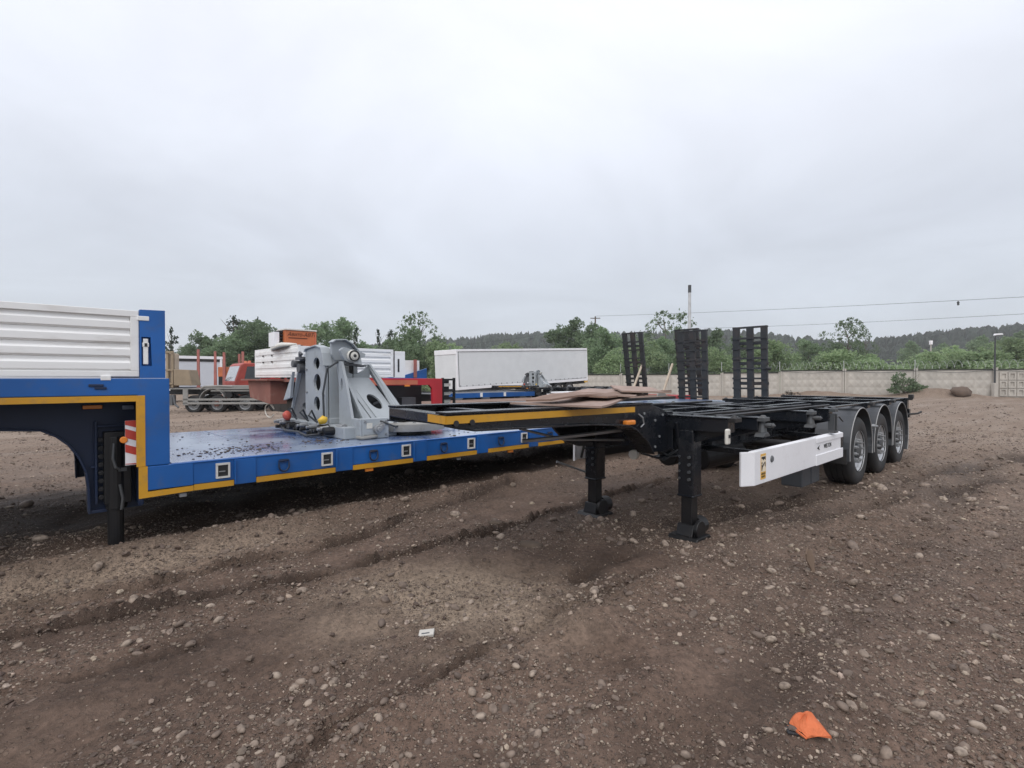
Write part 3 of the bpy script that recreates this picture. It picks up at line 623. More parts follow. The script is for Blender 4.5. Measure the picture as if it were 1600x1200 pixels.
def tree(kind, px, topy, dist, wide=1.0, label='', cat='tree', name=None, group=None, v=None):
    x = (px - 800) / 800 * dist; z0 = hz(x, dist) - 0.1
    hgt = CAMH + (591 - topy) * dist / 800 - z0
    cm, tm, ph = PROT[kind][random.randrange(len(PROT[kind])) if v is None else v % len(PROT[kind])]
    s = hgt / ph
    r = thing(name or {'broad': 'leafy_tree', 'airy': 'birch_tree', 'spruce': 'spruce_tree', 'pine': 'pine_tree', 'bush': 'bush', 'willow': 'willow_tree'}[kind], label, cat, loc=(x, dist, z0), rot=random.uniform(0, 6.28), group=group)
    r.scale = (s * wide, s * wide, s)
    for nm, me in (('trunk', tm), ('crown', cm)):
        o = bpy.data.objects.new(nm, me); COL.objects.link(o); o.parent = r
    return r
GB = 'trees standing behind the parked trailers'
for a in (
    ('spruce', 269, 512, 66, .9, 'thin dark spruce just beside the blue trailer post'),
    ('broad', 288, 540, 74, 1.2, 'low round tree behind the white box trailer roof'),
    ('spruce', 296, 536, 82, .8, 'small pointed spruce between low leafy trees'),
    ('broad', 320, 517, 70, .95, 'rounded grey-green tree above the red stakes'),
    ('broad', 345, 530, 64, 1.0, 'short leafy tree right behind the orange crate'),
    ('pine', 364, 493, 78, 1.0, 'taller of two ragged pine tops above the red cab'),
    ('pine', 381, 497, 80, .8, 'lower ragged pine top next to the taller one'),
    ('broad', 376, 512, 68, 1.1, 'broad green tree above the red cab roof'),
    ('spruce', 402, 496, 84, .5, 'thin spike of a spruce poking above leafy crowns'),
    ('broad', 412, 501, 70, 1.05, 'large dense tree between red cab and orange sign box'),
    ('broad', 446, 522, 66, 1.0, 'leafy tree half hidden by the orange sign box'),
    ('broad', 505, 503, 68, .8, 'dark rounded tree just right of the orange sign box'),
    ('broad', 530, 499, 72, .85, 'tall dark tree above the grey bolster tower'),
    ('spruce', 558, 508, 70, .8, 'dark pointed spruce right of the bolster tower'),
    ('spruce', 590, 511, 84, .7, 'slim lone spruce over the white trailer board'),
    ('broad', 575, 532, 74, 1.2, 'low leafy tree under the slim spruce'),
    ('pine', 612, 515, 78, .8, 'ragged little pine beside the tall birch'),
    ('broad', 618, 532, 70, 1.1, 'low tree over the end of the white board'),
    ('airy', 655, 486, 66, .85, 'tallest birch with a thin feathery top, left of the wooded ridge'),
    ('broad', 640, 512, 64, .8, 'dark leafy tree under the tall birch'),
    ('willow', 690, 533, 62, 1.1, 'pale willow at the corner of the white curtain trailer'),
    ('willow', 712, 538, 60, 1.0, 'pale bushy tree behind the white trailer front'),
    ('willow', 775, 533, 90, .9, 'pale tree peeping over the white trailer roof'),
    ('willow', 800, 538, 84, .7, 'small pale tree above the middle of the white roof')): tree(a[0], a[1], a[2], a[3], a[4], a[5], group=GB)
GR = 'trees and bushes beyond the concrete fence'
for a in (
    ('broad', 890, 497, 82, .95, 'big leafy tree at the rear corner of the white trailer'),
    ('broad', 918, 506, 78, .9, 'leafy tree with a ragged top beside the white trailer rear'),
    ('broad', 945, 512, 74, .95, 'green tree left of the oblique loading ramp'),
    ('willow', 962, 541, 70, 1.0, 'low bush left of the oblique ramp foot'),
    ('willow', 1003, 531, 72, .9, 'dense low tree between the two nearest ramps'),
    ('airy', 1040, 484, 84, 1.0, 'sparse topped birch beside the concrete pole'),
    ('broad', 1030, 528, 74, .9, 'thick green tree left of the middle ramp'),
    ('broad', 1072, 522, 78, .9, 'dark leafy tree behind the middle ramp'),
    ('broad', 1112, 514, 76, .8, 'green tree between the middle and tallest ramps'),
    ('willow', 1125, 540, 70, .9, 'pale bush low between middle and tallest ramps'),
    ('broad', 1160, 522, 82, .9, 'tree seen through the tallest ramp'),
    ('willow', 1212, 531, 64, .95, 'bright rounded willow right of the tallest ramp'),
    ('willow', 1185, 545, 62, .9, 'pale bush against the tallest ramp edge'),
    ('broad', 1262, 530, 92, .9, 'dark rounded tree behind the bright willow'),
    ('airy', 1322, 495, 88, 1.0, 'tall sparse rounded birch standing clear against the sky'),
    ('broad', 1300, 536, 84, .9, 'dark tree at the foot of the tall sparse birch'),
    ('airy', 1352, 513, 90, .55, 'thin side birch right of the tall sparse one'),
    ('bush', 1265, 551, 58, 1.3, 'pale bush above the fence left of the tall birch'),
    ('bush', 1305, 546, 57, 1.3, 'bright bush above the fence under the tall birch'),
    ('bush', 1345, 551, 56, 1.3, 'pale bush over the fence panel with the leafy shrub'),
    ('bush', 1382, 557, 55, 1.3, 'low bush over the fence left of the leafy shrub'),
    ('bush', 1420, 555, 60, 1.3, 'bushy growth above the leafy shrub by the fence'),
    ('willow', 1450, 549, 72, 1.1, 'rounded pale tree in the belt above the boulder'),
    ('bush', 1478, 553, 56, 1.3, 'pale bush over the fence above the mound'),
    ('bush', 1515, 551, 55, 1.3, 'bright bush over the fence above the boulder'),
    ('bush', 1552, 549, 54, 1.3, 'bright bush behind the lamp post'),
    ('willow', 1500, 541, 82, 1.2, 'mid green tree behind the belt of pale bushes'),
    ('willow', 1560, 535, 80, 1.2, 'mid green tree on the slope behind the lamp post'),
    ('willow', 1590, 528, 70, 1.1, 'yellowish green tree at the far right edge'),
    ('bush', 1590, 546, 53, 1.3, 'yellow green bush right of the lamp post'),
    ('willow', 1625, 532, 66, 1.2, 'pale tree cut by the right edge of the view'),
    ('broad', 1420, 533, 150, .9, 'dark tree on the hillside below the ridge'),
    ('broad', 1475, 536, 140, 1.0, 'dark tree above the white post on the hillside'),
    ('broad', 1535, 524, 150, 1.0, 'bushy dark tree on the hillside left of the lamp'),
    ('broad', 1585, 518, 150, 1.0, 'dark tree on the hillside right of the lamp')): tree(a[0], a[1], a[2], a[3], a[4], a[5], cat='bush' if a[0] == 'bush' else 'tree', group=GR)

# ------------------------------------------------------------------ concrete fence
FX, FY = 41.5, 44.0; GXV, GYV = -0.882, 0.471; PL = 5.45; FANG = math.atan2(GYV, GXV)
fence = thing('concrete_fence', 'long pale concrete panel fence with dark mossy top at the back of the yard', 'fence', loc=(FX, FY, 0), rot=FANG)
def panel_mesh(openwork):
    m = MB(); m.box(0.10, PL - 0.10, -0.06, 0.06, -0.4, 2.36)
    nx, nz = 9, 3
    for i in range(nx):
        for j in range(nz):
            x0 = 0.22 + i * (PL - 0.44) / nx; x1 = x0 + (PL - 0.44) / nx - 0.05; z0 = 0.12 + j * 0.70; z1 = z0 + 0.64
            for sgn in (1,):
                y = 0.06
                if openwork:
                    m.prism([(x0, z0), (x1, z0), (x1, z1), (x0, z1)][:], y, y + 0.002) if False else None
                    w_ = 0.12
                    m.box(x0, x0 + w_, y, y + 0.09, z0, z1); m.box(x1 - w_, x1, y, y + 0.09, z0, z1)
                    m.box(x0 + w_, x1 - w_, y, y + 0.09, z0, z0 + w_); m.box(x0 + w_, x1 - w_, y, y + 0.09, z1 - w_, z1)
                else:
                    cx, cz = (x0 + x1) / 2, (z0 + z1) / 2
                    m.add([(x0, y, z0), (x1, y, z0), (x1, y, z1), (x0, y, z1), (cx, y + 0.045, cz)], [(0, 1, 4), (1, 2, 4), (2, 3, 4), (3, 0, 4)])
    return m.mesh('panel', M['concrete'])
pm, pmo = panel_mesh(False), panel_mesh(True)
cop = MB().box(0.08, PL - 0.08, -0.09, 0.09, 2.36, 2.47).mesh('coping', M['moss'])
post = MB().box(-0.15, -0.01, -0.13, 0.20, -0.4, 2.58).box(0.03, 0.15, -0.13, 0.17, -0.4, 2.52).mesh('post', M['concrete'])
def zrow(k): return hz(FX + GXV * PL * k, FY + GYV * PL * k)
def link(nm, me, parent, loc, rot=(0, 0, 0)):
    o = bpy.data.objects.new(nm, me); COL.objects.link(o); o.parent = parent; o.location = loc; o.rotation_euler = rot; return o
for k in range(-4, 15):
    zb = min(zrow(k), zrow(k + 1)) if k >= 3 else 0.0
    zb = max(zb, -0.35)
    link('panel', pmo if k < 0 else pm, fence, (k * PL, 0, zb)); link('coping', cop, fence, (k * PL, 0, zb)); link('post', post, fence, (k * PL, 0, zb))
rz = thing('razor_wire', 'coil of razor wire on thin posts along the top of the concrete fence', 'razor wire', loc=(FX, FY, 0), rot=FANG)
pts = []
for i in range(int(52 * 14)):
    a = 2 * PI * i / 14; u = i / 14 * 0.52
    pts.append((u - 6, 0.36 * math.cos(a), 2.86 + 0.34 * math.sin(a) + 0.05 * math.sin(u * 1.7) - 0.02 * max(0, u - 24)))
MB().tube(pts, 0.011, 4).build('wire_coil', 'wire', rz)
for k in range(-1, 7): link('wire_post', MB().cyl((0, 0, 2.4), (0, 0, 3.35), 0.035, n=6).mesh('wire_post', M['wire']), rz, (k * PL + 0.05, 0.02, 0))
cb = MB(); q = []
for k in range(-3, 8):
    for i in range(8): q.append((k * PL + i * PL / 8, 0.20, 2.32 - 0.16 * math.sin(PI * i / 8) ** 2))
tag(cb.tube(q, 0.022, 5).build('hanging_cable', 'cable'), 'dark cable sagging along the face of the concrete fence', 'cable')
o = bpy.data.objects['hanging_cable']; o.location = (FX, FY, 0); o.rotation_euler = (0, 0, FANG)
# lamp post, poles, overhead wires
lp = thing('lamp_post', 'slim dark lamp post with small white head standing at the fence', 'street lamp', loc=(41.2, 43.7, 0))
MB().cyl((0, 0, -0.2), (0, 0, 5.15), 0.075, 0.055, 10).build('pole', 'cable', lp)
MB().box(-0.16, 0.16, -0.16, 0.16, -0.2, 1.25).build('base', 'concrete', lp, bevel=0.02)
MB().tube([(0, 0, 5.1), (0.05, 0, 5.28), (0.3, 0, 5.34)], 0.04, 6).build('arm', 'cable', lp)
MB().prism([(-0.08, 5.30), (0.55, 5.36), (0.62, 5.41), (0.5, 5.48), (0.0, 5.45)], -0.12, 0.12).build('lamp_head', 'whiteclean', lp, bevel=0.02)
pp = thing('concrete_pole', 'tall pale concrete utility pole rising behind the middle ramp', 'utility pole', loc=(277 / 800 * 62, 62, -0.3))
MB().tube([(0, 0, -0.3), (0, 0, 6), (0, 0, 12.6)], [0.26, 0.21, 0.16], 10).build('shaft', 'palepole', pp, smooth=40)
MB().cyl((0, 0, 12.3), (0, 0, 13.2), 0.20, n=8).build('top_cap', 'cable', pp)
wp = thing('wooden_pole', 'short dark pole top showing above the leafy trees', 'utility pole', loc=(130 / 800 * 95, 95, -0.3))
MB().cyl((0, 0, 0), (0, 0, 13.4), 0.17, 0.13, 8).build('shaft', 'bark', wp); MB().box(-0.9, 0.9, -0.06, 0.06, 13.0, 13.15).build('crossarm', 'bark', wp)
def wirething(p0, p1, sag, label, r=0.02):
    q = []
    for i in range(25):
        t = i / 24; p = Vector(p0).lerp(Vector(p1), t); p.z -= sag * 4 * t * (1 - t); q.append(p)
    return tag(MB().tube(q, r, 5).build('overhead_wire', 'cable'), label, 'wire', 'overhead power wires')
def at(px, py, Y): return ((px - 800) / 800 * Y, Y, CAMH + (591 - py) * Y / 800)
wirething(at(930, 494, 95), at(1760, 455, 50), 0.25, 'upper overhead wire crossing above the wooded ridge to the right', 0.022)
wirething(at(1100, 513, 100), at(1760, 481, 55), 0.25, 'lower overhead wire passing just over the hillside', 0.022)
wirething(at(640, 545, 90), at(930, 508, 95), 0.6, 'faint overhead wire slanting behind the white trailer roof', 0.02)
bd = thing('wire_marker', 'small dark insulator hanging on the upper wire', 'insulator', loc=at(1496, 474, 64.5))
MB().lathe([(0.0, -0.28), (0.14, -0.2), (0.10, -0.05), (0.15, 0.1), (0.07, 0.25), (0.0, 0.28)], (0, 0, 0), 10, 'z', False).build('insulator_body', 'cable', bd)
wpst = thing('white_mast', 'small pale mast with boxy head on the hillside', 'mast', loc=(at(1454, 545, 130)[0], 130, 2))
MB().cyl((0, 0, 0), (0, 0, 8.6), 0.14, 0.12, 8).build('mast_pole', 'concrete', wpst); MB().box(-0.28, 0.28, -0.3, 0.3, 8.2, 9.2).build('mast_head', 'whiteclean', wpst, bevel=0.05)
# shrub, boulder
V, F = leaf_cloud([(0, 0, .8, 1.05, .8, .75, 700), (.7, -.2, .5, .9, .7, .5, 400), (-.5, .1, 1.5, .55, .5, .6, 300), (1.3, 0, .6, .6, .3, .3, 160), (-1.0, 0, .35, .6, .5, .35, 220)], 0.10, 99)
sh = thing('leafy_shrub', 'dark green shrub growing against the concrete fence beside the mound', 'shrub', loc=(at(1415, 612, 45.6)[0], 45.6, hz(at(1415, 612, 45.6)[0], 45.6) - 0.1))
o = bpy.data.objects.new('foliage', np_mesh('foliage', V, F, [M['leaf']], False)); COL.objects.link(o); o.parent = sh
st = MB(); rr_ = random.Random(3)
for i in range(9): st.tube([(0, 0, -0.1), (rr_.uniform(-.5, .6), rr_.uniform(-.3, .3), 0.8), (rr_.uniform(-1, 1.6), rr_.uniform(-.5, .5), rr_.uniform(.9, 2.1))], [0.03, 0.02, 0.008], 5)
st.build('stems', 'bark', sh)
bv = VAR2[3] * np.array([0.78, 0.62, 0.56]) * (1 + 0.10 * np.sin(ICO2[0][:, :1] * 5 + ICO2[0][:, 2:] * 6)); bx, by = at(1499, 612, 43.3)[0], 43.3
bo = bpy.data.objects.new('boulder', np_mesh('boulder', bv, ICO2[1], [M['boulder']])); COL.objects.link(bo); bo.location = (bx, by, hz(bx, by) + 0.20); bo.rotation_euler = (0.2, 0.25, 0.3)
tag(bo, 'large rounded brown boulder at the end of the mound by the fence', 'boulder')
bv = VAR2[5] * np.array([0.16, 0.12, 0.085])
V, F = leaf_cloud([(0, 0, .25, .35, .3, .28, 120), (.9, 0, .15, .4, .25, .18, 90)], 0.09, 98)
gx0 = at(1228, 610, 50)
wd = thing('dry_weeds', 'dark dry weeds on the grassy mound by the fence', 'weeds', loc=(gx0[0], 49.4, hz(gx0[0], 49.4)))
o = bpy.data.objects.new('stalks', np_mesh('stalks', V, F, [M['bark']], False)); COL.objects.link(o); o.parent = wd

# ------------------------------------------------------------------ wheels
def wheel(T, s, w, z, r, width, out, rimr=0.31, deep=0.035, parent=None):
    """tyre with rim; w is the outer face, out = -1 faces the camera side"""
    o = -out; h = width
    prof = [(rimr, 0.012), (rimr + 0.03, 0.0), (r * 0.80, -0.012), (r * 0.93, 0.004), (r * 0.985, 0.03), (r, 0.06)]
    full = prof + [(r, h * 0.28), (r - 0.016, h * 0.29), (r - 0.016, h * 0.32), (r, h * 0.33), (r, h * 0.48), (r - 0.016, h * 0.49), (r - 0.016, h * 0.52), (r, h * 0.53), (r, h * 0.68), (r - 0.016, h * 0.69), (r - 0.016, h * 0.72), (r, h * 0.73)] + [(a, h - b) for a, b in prof[::-1]]
    t = MB().lathe([(a, o * b) for a, b in full], (s, w, z), 40); tyre = t.build('wheel', 'rubber', T, smooth=35)
    rp = [(rimr + 0.006, 0.0), (rimr + 0.004, 0.02), (rimr - 0.03, 0.045), (rimr - 0.035, deep + 0.03), (rimr * 0.80, deep + 0.055), (rimr * 0.62, deep + 0.02), (0.11, deep + 0.016), (0.0, deep + 0.016)]
    rim = MB().lathe([(a, o * b) for a, b in rp], (s, w, z), 32, closed=False).build('rim', 'rim', tyre, smooth=30)
    MB().lathe([(a, o * b) for a, b in ((0.118, deep + 0.02), (0.112, deep - 0.02), (0.095, deep - 0.035), (0.06, deep - 0.04), (0.0, deep - 0.04))], (s, w, z), 20, closed=False).build('hub', 'greylock', rim, smooth=30)
    m = MB()
    for i in range(10):
        a = 2 * PI * (i + 0.3) / 10; q = (s + 0.165 * math.cos(a), z + 0.165 * math.sin(a))
        m.cyl((q[0], w + o * (deep + 0.018), q[1]), (q[0], w + o * (deep - 0.035), q[1]), 0.027, 0.024, 6)
        m.cyl((q[0], w + o * (deep - 0.035), q[1]), (q[0], w + o * (deep - 0.06), q[1]), 0.012, 0.010, 6)
    m.build('wheel_nuts', 'steel', rim)
    return tyre

# ------------------------------------------------------------------ black skeletal container chassis
K = thing('container_chassis', 'long black skeletal container trailer with white side guard in the foreground', 'trailer', org=(7, 3.4, 0))
WC = 3.4
neck = [(2.02, 1.402), (4.55, 1.385), (4.80, 1.32), (4.87, 1.1), (4.87, 0.885), (4.52, 0.90), (4.42, 1.0), (4.33, 1.08), (4.22, 1.16), (4.05, 1.215), (3.5, 1.255), (2.15, 1.29), (2.02, 1.32)]
for sg in (-1, 1):
    m = MB(); m.prism([(max(a, 2.20), b) for a, b in neck] if sg > 0 else neck, WC + sg * 0.52, WC + sg * 0.545); m.build('neck_plate', 'black', K, bevel=0.004)
    m = MB(); m.ribbon([(2.02 if sg < 0 else 2.20, 1.41), (4.55, 1.394)], min(WC + sg * 0.42, WC + sg * 0.56), max(WC + sg * 0.42, WC + sg * 0.56), 0.016)
    low = [(2.22, 1.286), (3.5, 1.248), (4.05, 1.207), (4.20, 1.155), (4.32, 1.075), (4.42, 0.995), (4.50, 0.895)]
    a_, b_ = WC + sg * 0.42, WC + sg * (0.615); m.ribbon(low[:4], min(a_, b_), max(a_, b_), 0.014); m.ribbon(low[3:], min(a_, b_) , max(WC + sg * 0.42, WC + sg * 0.57) if sg > 0 else max(a_, b_), 0.014)
    m.build('neck_flange', 'black', K, bevel=0.003)
    # rear main beam
    m = MB(); m.box(4.87, 13.15, WC + sg * 0.46 - 0.012, WC + sg * 0.46 + 0.012, 0.82, 1.14)
    m.box(4.86, 13.15, WC + sg * 0.46 - 0.075, WC + sg * 0.46 + 0.075, 1.14, 1.158); m.box(4.80, 13.15, WC + sg * 0.46 - 0.075, WC + sg * 0.46 + 0.075, 0.802, 0.82)
    m.build('main_beam', 'black', K, bevel=0.003)
MB().prism([(2.02, 1.392), (4.25, 1.373), (4.25, 1.322), (2.02, 1.337)], WC - 0.5535, WC - 0.5495).build('reflective_strip', 'yellow', K)
m = MB().prism([(2.02, WC - 0.545), (2.20, WC + 0.545), (2.30, WC + 0.545), (2.12, WC - 0.545)], 1.325, 1.40, 'z'); m.build('front_crossbar', 'black', K, bevel=0.006)
MB().prism([(2.014, WC - 0.55), (2.056, WC - 0.27), (2.060, WC - 0.27), (2.019, WC - 0.55)], 1.337, 1.392, 'z').build('reflective_strip', 'yellow', K)
m = MB()
for s_ in (2.10, 2.24): m.cyl((s_, WC - 0.560, 1.338), (s_, WC - 0.553, 1.338), 0.022, n=12)
m.build('tape_bolts', 'ink', K)
m = MB()
for s_ in (2.7, 3.5, 4.2): m.box(s_, s_ + 0.09, WC - 0.52, WC + 0.52, 1.30, 1.385)
m.box(2.3, 4.7, WC - 0.50, WC + 0.50, 1.285, 1.297)
m.build('neck_crossbars', 'black', K, bevel=0.004)
# drop bracket under the neck, far side
MB().prism([(4.05, 1.2), (4.20, 1.06), (4.36, 0.93), (4.58, 0.865), (5.0, 0.835), (5.8, 0.83), (5.8, 1.1)], WC + 0.42, WC + 0.46).build('drop_bracket', 'black', K, bevel=0.004)
m = MB().box(4.87, 5.0, WC - 0.53, WC + 0.53, 0.88, 1.30); m.box(4.87, 4.93, WC - 0.60, WC - 0.53, 0.9, 1.25); m.build('front_bulkhead', 'black', K, bevel=0.006)
# crossmembers and twist locks
XS = [(4.86, 1.12, 1.255), (5.55, 1.10, 1.225), (7.05, 1.10, 1.225), (7.95, 1.06, 1.22), (9.95, 1.16, 1.235), (11.45, 1.16, 1.235), (13.0, 1.02, 1.235)]
for i, (s_, za_, zb_) in enumerate(XS):
    far_, near_ = WC + 1.19, WC - 1.19
    m = MB(); m.box(s_, s_ + 0.15, near_, far_, za_, zb_); m.box(s_ - 0.015, s_ + 0.165, near_ - 0.005, far_ + 0.005, zb_, zb_ + 0.014)
    m.prism([(near_ + 0.01, za_), (WC - 0.46, za_), (WC - 0.46, 0.86)], s_ + 0.06, s_ + 0.078, 'x'); m.prism([(far_ - 0.01, za_), (WC + 0.46, 0.86), (WC + 0.46, za_)], s_ + 0.06, s_ + 0.078, 'x')
    m.build('crossmember', 'black', K, bevel=0.005)
    for sg in (-1, 1):
        y = WC + sg * 1.21
        m = MB(); m.cyl((s_ + 0.075, y - 0.01, zb_ + 0.010), (s_ + 0.075, y - 0.01, zb_ + 0.035), 0.04, 0.02, 10); m.box(s_ + 0.0, s_ + 0.15, y - 0.05, y + 0.03, zb_ - 0.03, zb_ + 0.012)
        if i in (1, 2):   # hanging lock housings with wing handles
            m.cyl((s_ + 0.075, y, zb_ - 0.03), (s_ + 0.075, y, zb_ - 0.15), 0.03, 0.05, 10); m.prism([(s_ - 0.02, zb_ - 0.19), (s_ + 0.17, zb_ - 0.19), (s_ + 0.12, zb_ - 0.15), (s_ + 0.03, zb_ - 0.15)], y - 0.05, y + 0.05)
            m.cyl((s_ + 0.075, y, zb_ - 0.07), (s_ + 0.075, y + sg * 0.10, zb_ - 0.07), 0.025, n=8); m.lathe([(0.0, -0.03), (0.03, 0), (0.0, 0.03)], (s_ + 0.075, y + sg * 0.11, zb_ - 0.07), 10, closed=False)
        if i == 3:
            m.box(s_ + 0.02, s_ + 0.045, y - 0.04, y + 0.04, 0.92, zb_ - 0.06); m.box(s_ + 0.12, s_ + 0.145, y - 0.04, y + 0.04, 0.92, zb_ - 0.06); m.box(s_ + 0.01, s_ + 0.155, y - 0.05, y + 0.05, 0.90, 0.93)
            m.tube([(s_ + 0.15, y, 1.10), (s_ + 0.25, y + sg * 0.03, 1.12), (s_ + 0.36, y + sg * 0.05, 1.04)], 0.013, 6)
        m.build('twist_lock', 'greylock' if i in (1, 2, 3) else 'blackmatt', K, bevel=0.004)
m = MB()
for y in (WC - 1.0, WC - 0.75, WC + 0.8): m.tube([(5.0, y, 1.262), (8.0, y + 0.02, 1.25), (8.6, y, 1.25)], 0.018, 6)
m.tube([(5.0, WC - 0.62, 0.98), (7.0, WC - 0.60, 0.93), (9.0, WC - 0.60, 0.95)], 0.016, 6); m.tube([(5.0, WC - 0.58, 1.04), (9.0, WC - 0.58, 1.02)], 0.012, 6)
m.build('air_lines', 'blackmatt', K)
m = MB().box(5.0, 12.9, WC - 0.30, WC - 0.22, 1.20, 1.235); m.box(5.0, 12.9, WC + 0.22, WC + 0.30, 1.20, 1.235); m.box(8.2, 13.1, WC - 1.15, WC - 1.10, 1.225, 1.25); m.build('top_rails', 'black', K, bevel=0.004)
YB = WC - 0.46 - 0.012
m = MB()
for s_, z_, a, b in ((5.35, 0.97, .10, .12), (6.15, 0.95, .16, .14), (6.55, 1.0, .08, .08), (7.5, 0.96, .14, .12), (8.6, 0.98, .10, .10)): m.box(s_, s_ + a, YB - 0.09, YB, z_ - b / 2, z_ + b / 2)
for s_ in (5.2, 5.9, 6.8, 7.7): m.box(s_, s_ + 0.012, YB - 0.06, YB, 0.83, 1.13)
m.build('valve_boxes', 'fender', K, bevel=0.008)
m = MB()
for k, (a, b) in enumerate(((5.0, 5.6), (5.6, 6.2), (6.2, 7.05), (7.1, 7.9), (8.0, 9.2))):
    for j in range(2):
        y_ = YB - 0.03 - 0.03 * j; m.tube([(a, y_, 1.08 - .03 * j), (a + (b - a) * .3, y_ - .01, 1.02 - .05 * j), (a + (b - a) * .7, y_ - .015, 1.0 - .04 * j), (b, y_, 1.07 - .03 * j)], 0.009, 5)
m.tube([(4.6, WC - 0.40, 1.22), (4.7, WC - 0.44, 0.95), (4.95, WC - 0.5, 0.82), (5.3, WC - 0.5, 0.90)], 0.013, 6); m.tube([(4.5, WC - 0.30, 1.2), (4.66, WC - 0.36, 0.86), (5.0, WC - 0.42, 0.76), (5.5, WC - 0.45, 0.86)], 0.012, 6)
m.build('cable_run', 'cable', K)
m = MB()
for s_ in (5.1, 5.3, 6.4, 6.9, 8.3): m.cyl((s_, YB - 0.012, 1.05), (s_, YB, 1.05), 0.014, n=6); m.cyl((s_, YB - 0.012, 0.88), (s_, YB, 0.88), 0.014, n=6)
for s_, z_ in ((4.42, 1.30), (4.62, 1.22), (4.70, 1.05), (4.62, 0.95), (4.76, 1.27)): m.cyl((s_, WC - 0.553, z_), (s_, WC - 0.545, z_), 0.013, n=8)
m.build('bolt_heads', 'steel', K)
MB().box(6.16, 6.29, YB - 0.094, YB - 0.090, 0.92, 0.99).build('data_plate', 'whitelens', K)
# lamps and marker tags
MB().box(4.05, 4.20, WC - 0.60, WC - 0.546, 1.205, 1.25).build('marker_lamp', 'amber', K, bevel=0.012)
o = MB().box(4.76, 4.83, WC - 1.235, WC - 1.2, 1.02, 1.17).build('marker_lamp', 'whitelens', K, bevel=0.015); o['label'] = 'white marker lamp with dark centre'
MB().box(4.775, 4.815, WC - 1.24, WC - 1.234, 1.085, 1.115).build('lens_window', 'ink', o)
MB().cyl((4.90, WC - 0.12, 0.80), (4.84, WC - 0.13, 0.80), 0.055, n=16).build('round_lamp', 'whitelens', K, bevel=0.01)
MB().tube([(3.55, WC + 0.3, 1.02), (4.0, WC - 0.1, 1.08), (4.5, WC - 0.35, 1.13)], 0.02, 6).build('neck_pipe', 'steel', K)
m = MB(); m.tube([(3.7, WC + 0.5, 1.12), (4.2, WC + 0.3, 0.98), (4.9, WC, 0.95)], 0.014, 6); m.tube([(4.3, WC - 0.56, 1.30), (4.36, WC - 0.57, 1.26), (4.38, WC - 0.57, 1.20), (4.33, WC - 0.565, 1.17)], 0.008, 5); m.build('cable_loops', 'steel', K)
# landing legs
for sg in (-1, 1):
    y = WC + (-0.75 if sg < 0 else 0.48)
    m = MB().box(4.86, 5.04, y - 0.085, y + 0.085, 0.44, 1.12); m.box(4.85, 5.05, y - 0.092, y + 0.092, 0.43, 0.455); m.prism([(4.80, 1.2), (5.10, 1.2), (5.06, 0.95), (4.86, 0.95)], y + 0.06, y + 0.10)
    if sg < 0: m.box(4.98, 5.08, y + 0.0, y + 0.14, 0.84, 1.12)
    leg = m.build('landing_leg', 'black', K, bevel=0.012)
    m = MB().box(4.885, 5.005, y - 0.062, y + 0.062, 0.10, 0.45); m.build('inner_leg', 'blackmatt', leg, bevel=0.008)
    m = MB().prism([(4.79, 0.0), (5.11, 0.0), (5.08, 0.035), (4.82, 0.035)], y - 0.16, y + 0.16); m.prism([(4.83, 0.035), (5.07, 0.035), (5.03, 0.15), (4.87, 0.15)], y - 0.09, y + 0.09)
    m.cyl((4.95, y - 0.13, 0.10), (4.95, y - 0.09, 0.10), 0.095, n=20); m.cyl((5.02, y - 0.02, 0.105), (5.16, y - 0.02, 0.105), 0.10, 0.092, n=20); m.build('foot', 'blackmatt', leg, bevel=0.006)
    m = MB()
    for k in range(4): m.cyl((4.83, y - 0.05 + 0.0, 0.62 + 0.075 * k), (4.855, y - 0.05, 0.62 + 0.075 * k), 0.016, n=8)
    for k in range(4): m.cyl((4.855, y + 0.06, 0.62 + 0.075 * k), (4.845, y + 0.06, 0.62 + 0.075 * k), 0.012, n=8)
    m.build('leg_bolts', 'greylock', leg)
m = MB().tube([(4.95, WC - 0.75, 0.93), (4.95, WC + 0.48, 0.93)], 0.028, 8); m.build('gear_shaft', 'blackmatt', K)
MB().tube([(4.9, WC + 0.55, 0.5), (4.5, WC + 0.7, 0.66)], 0.013, 6).build('brace_rod', 'steel', K)
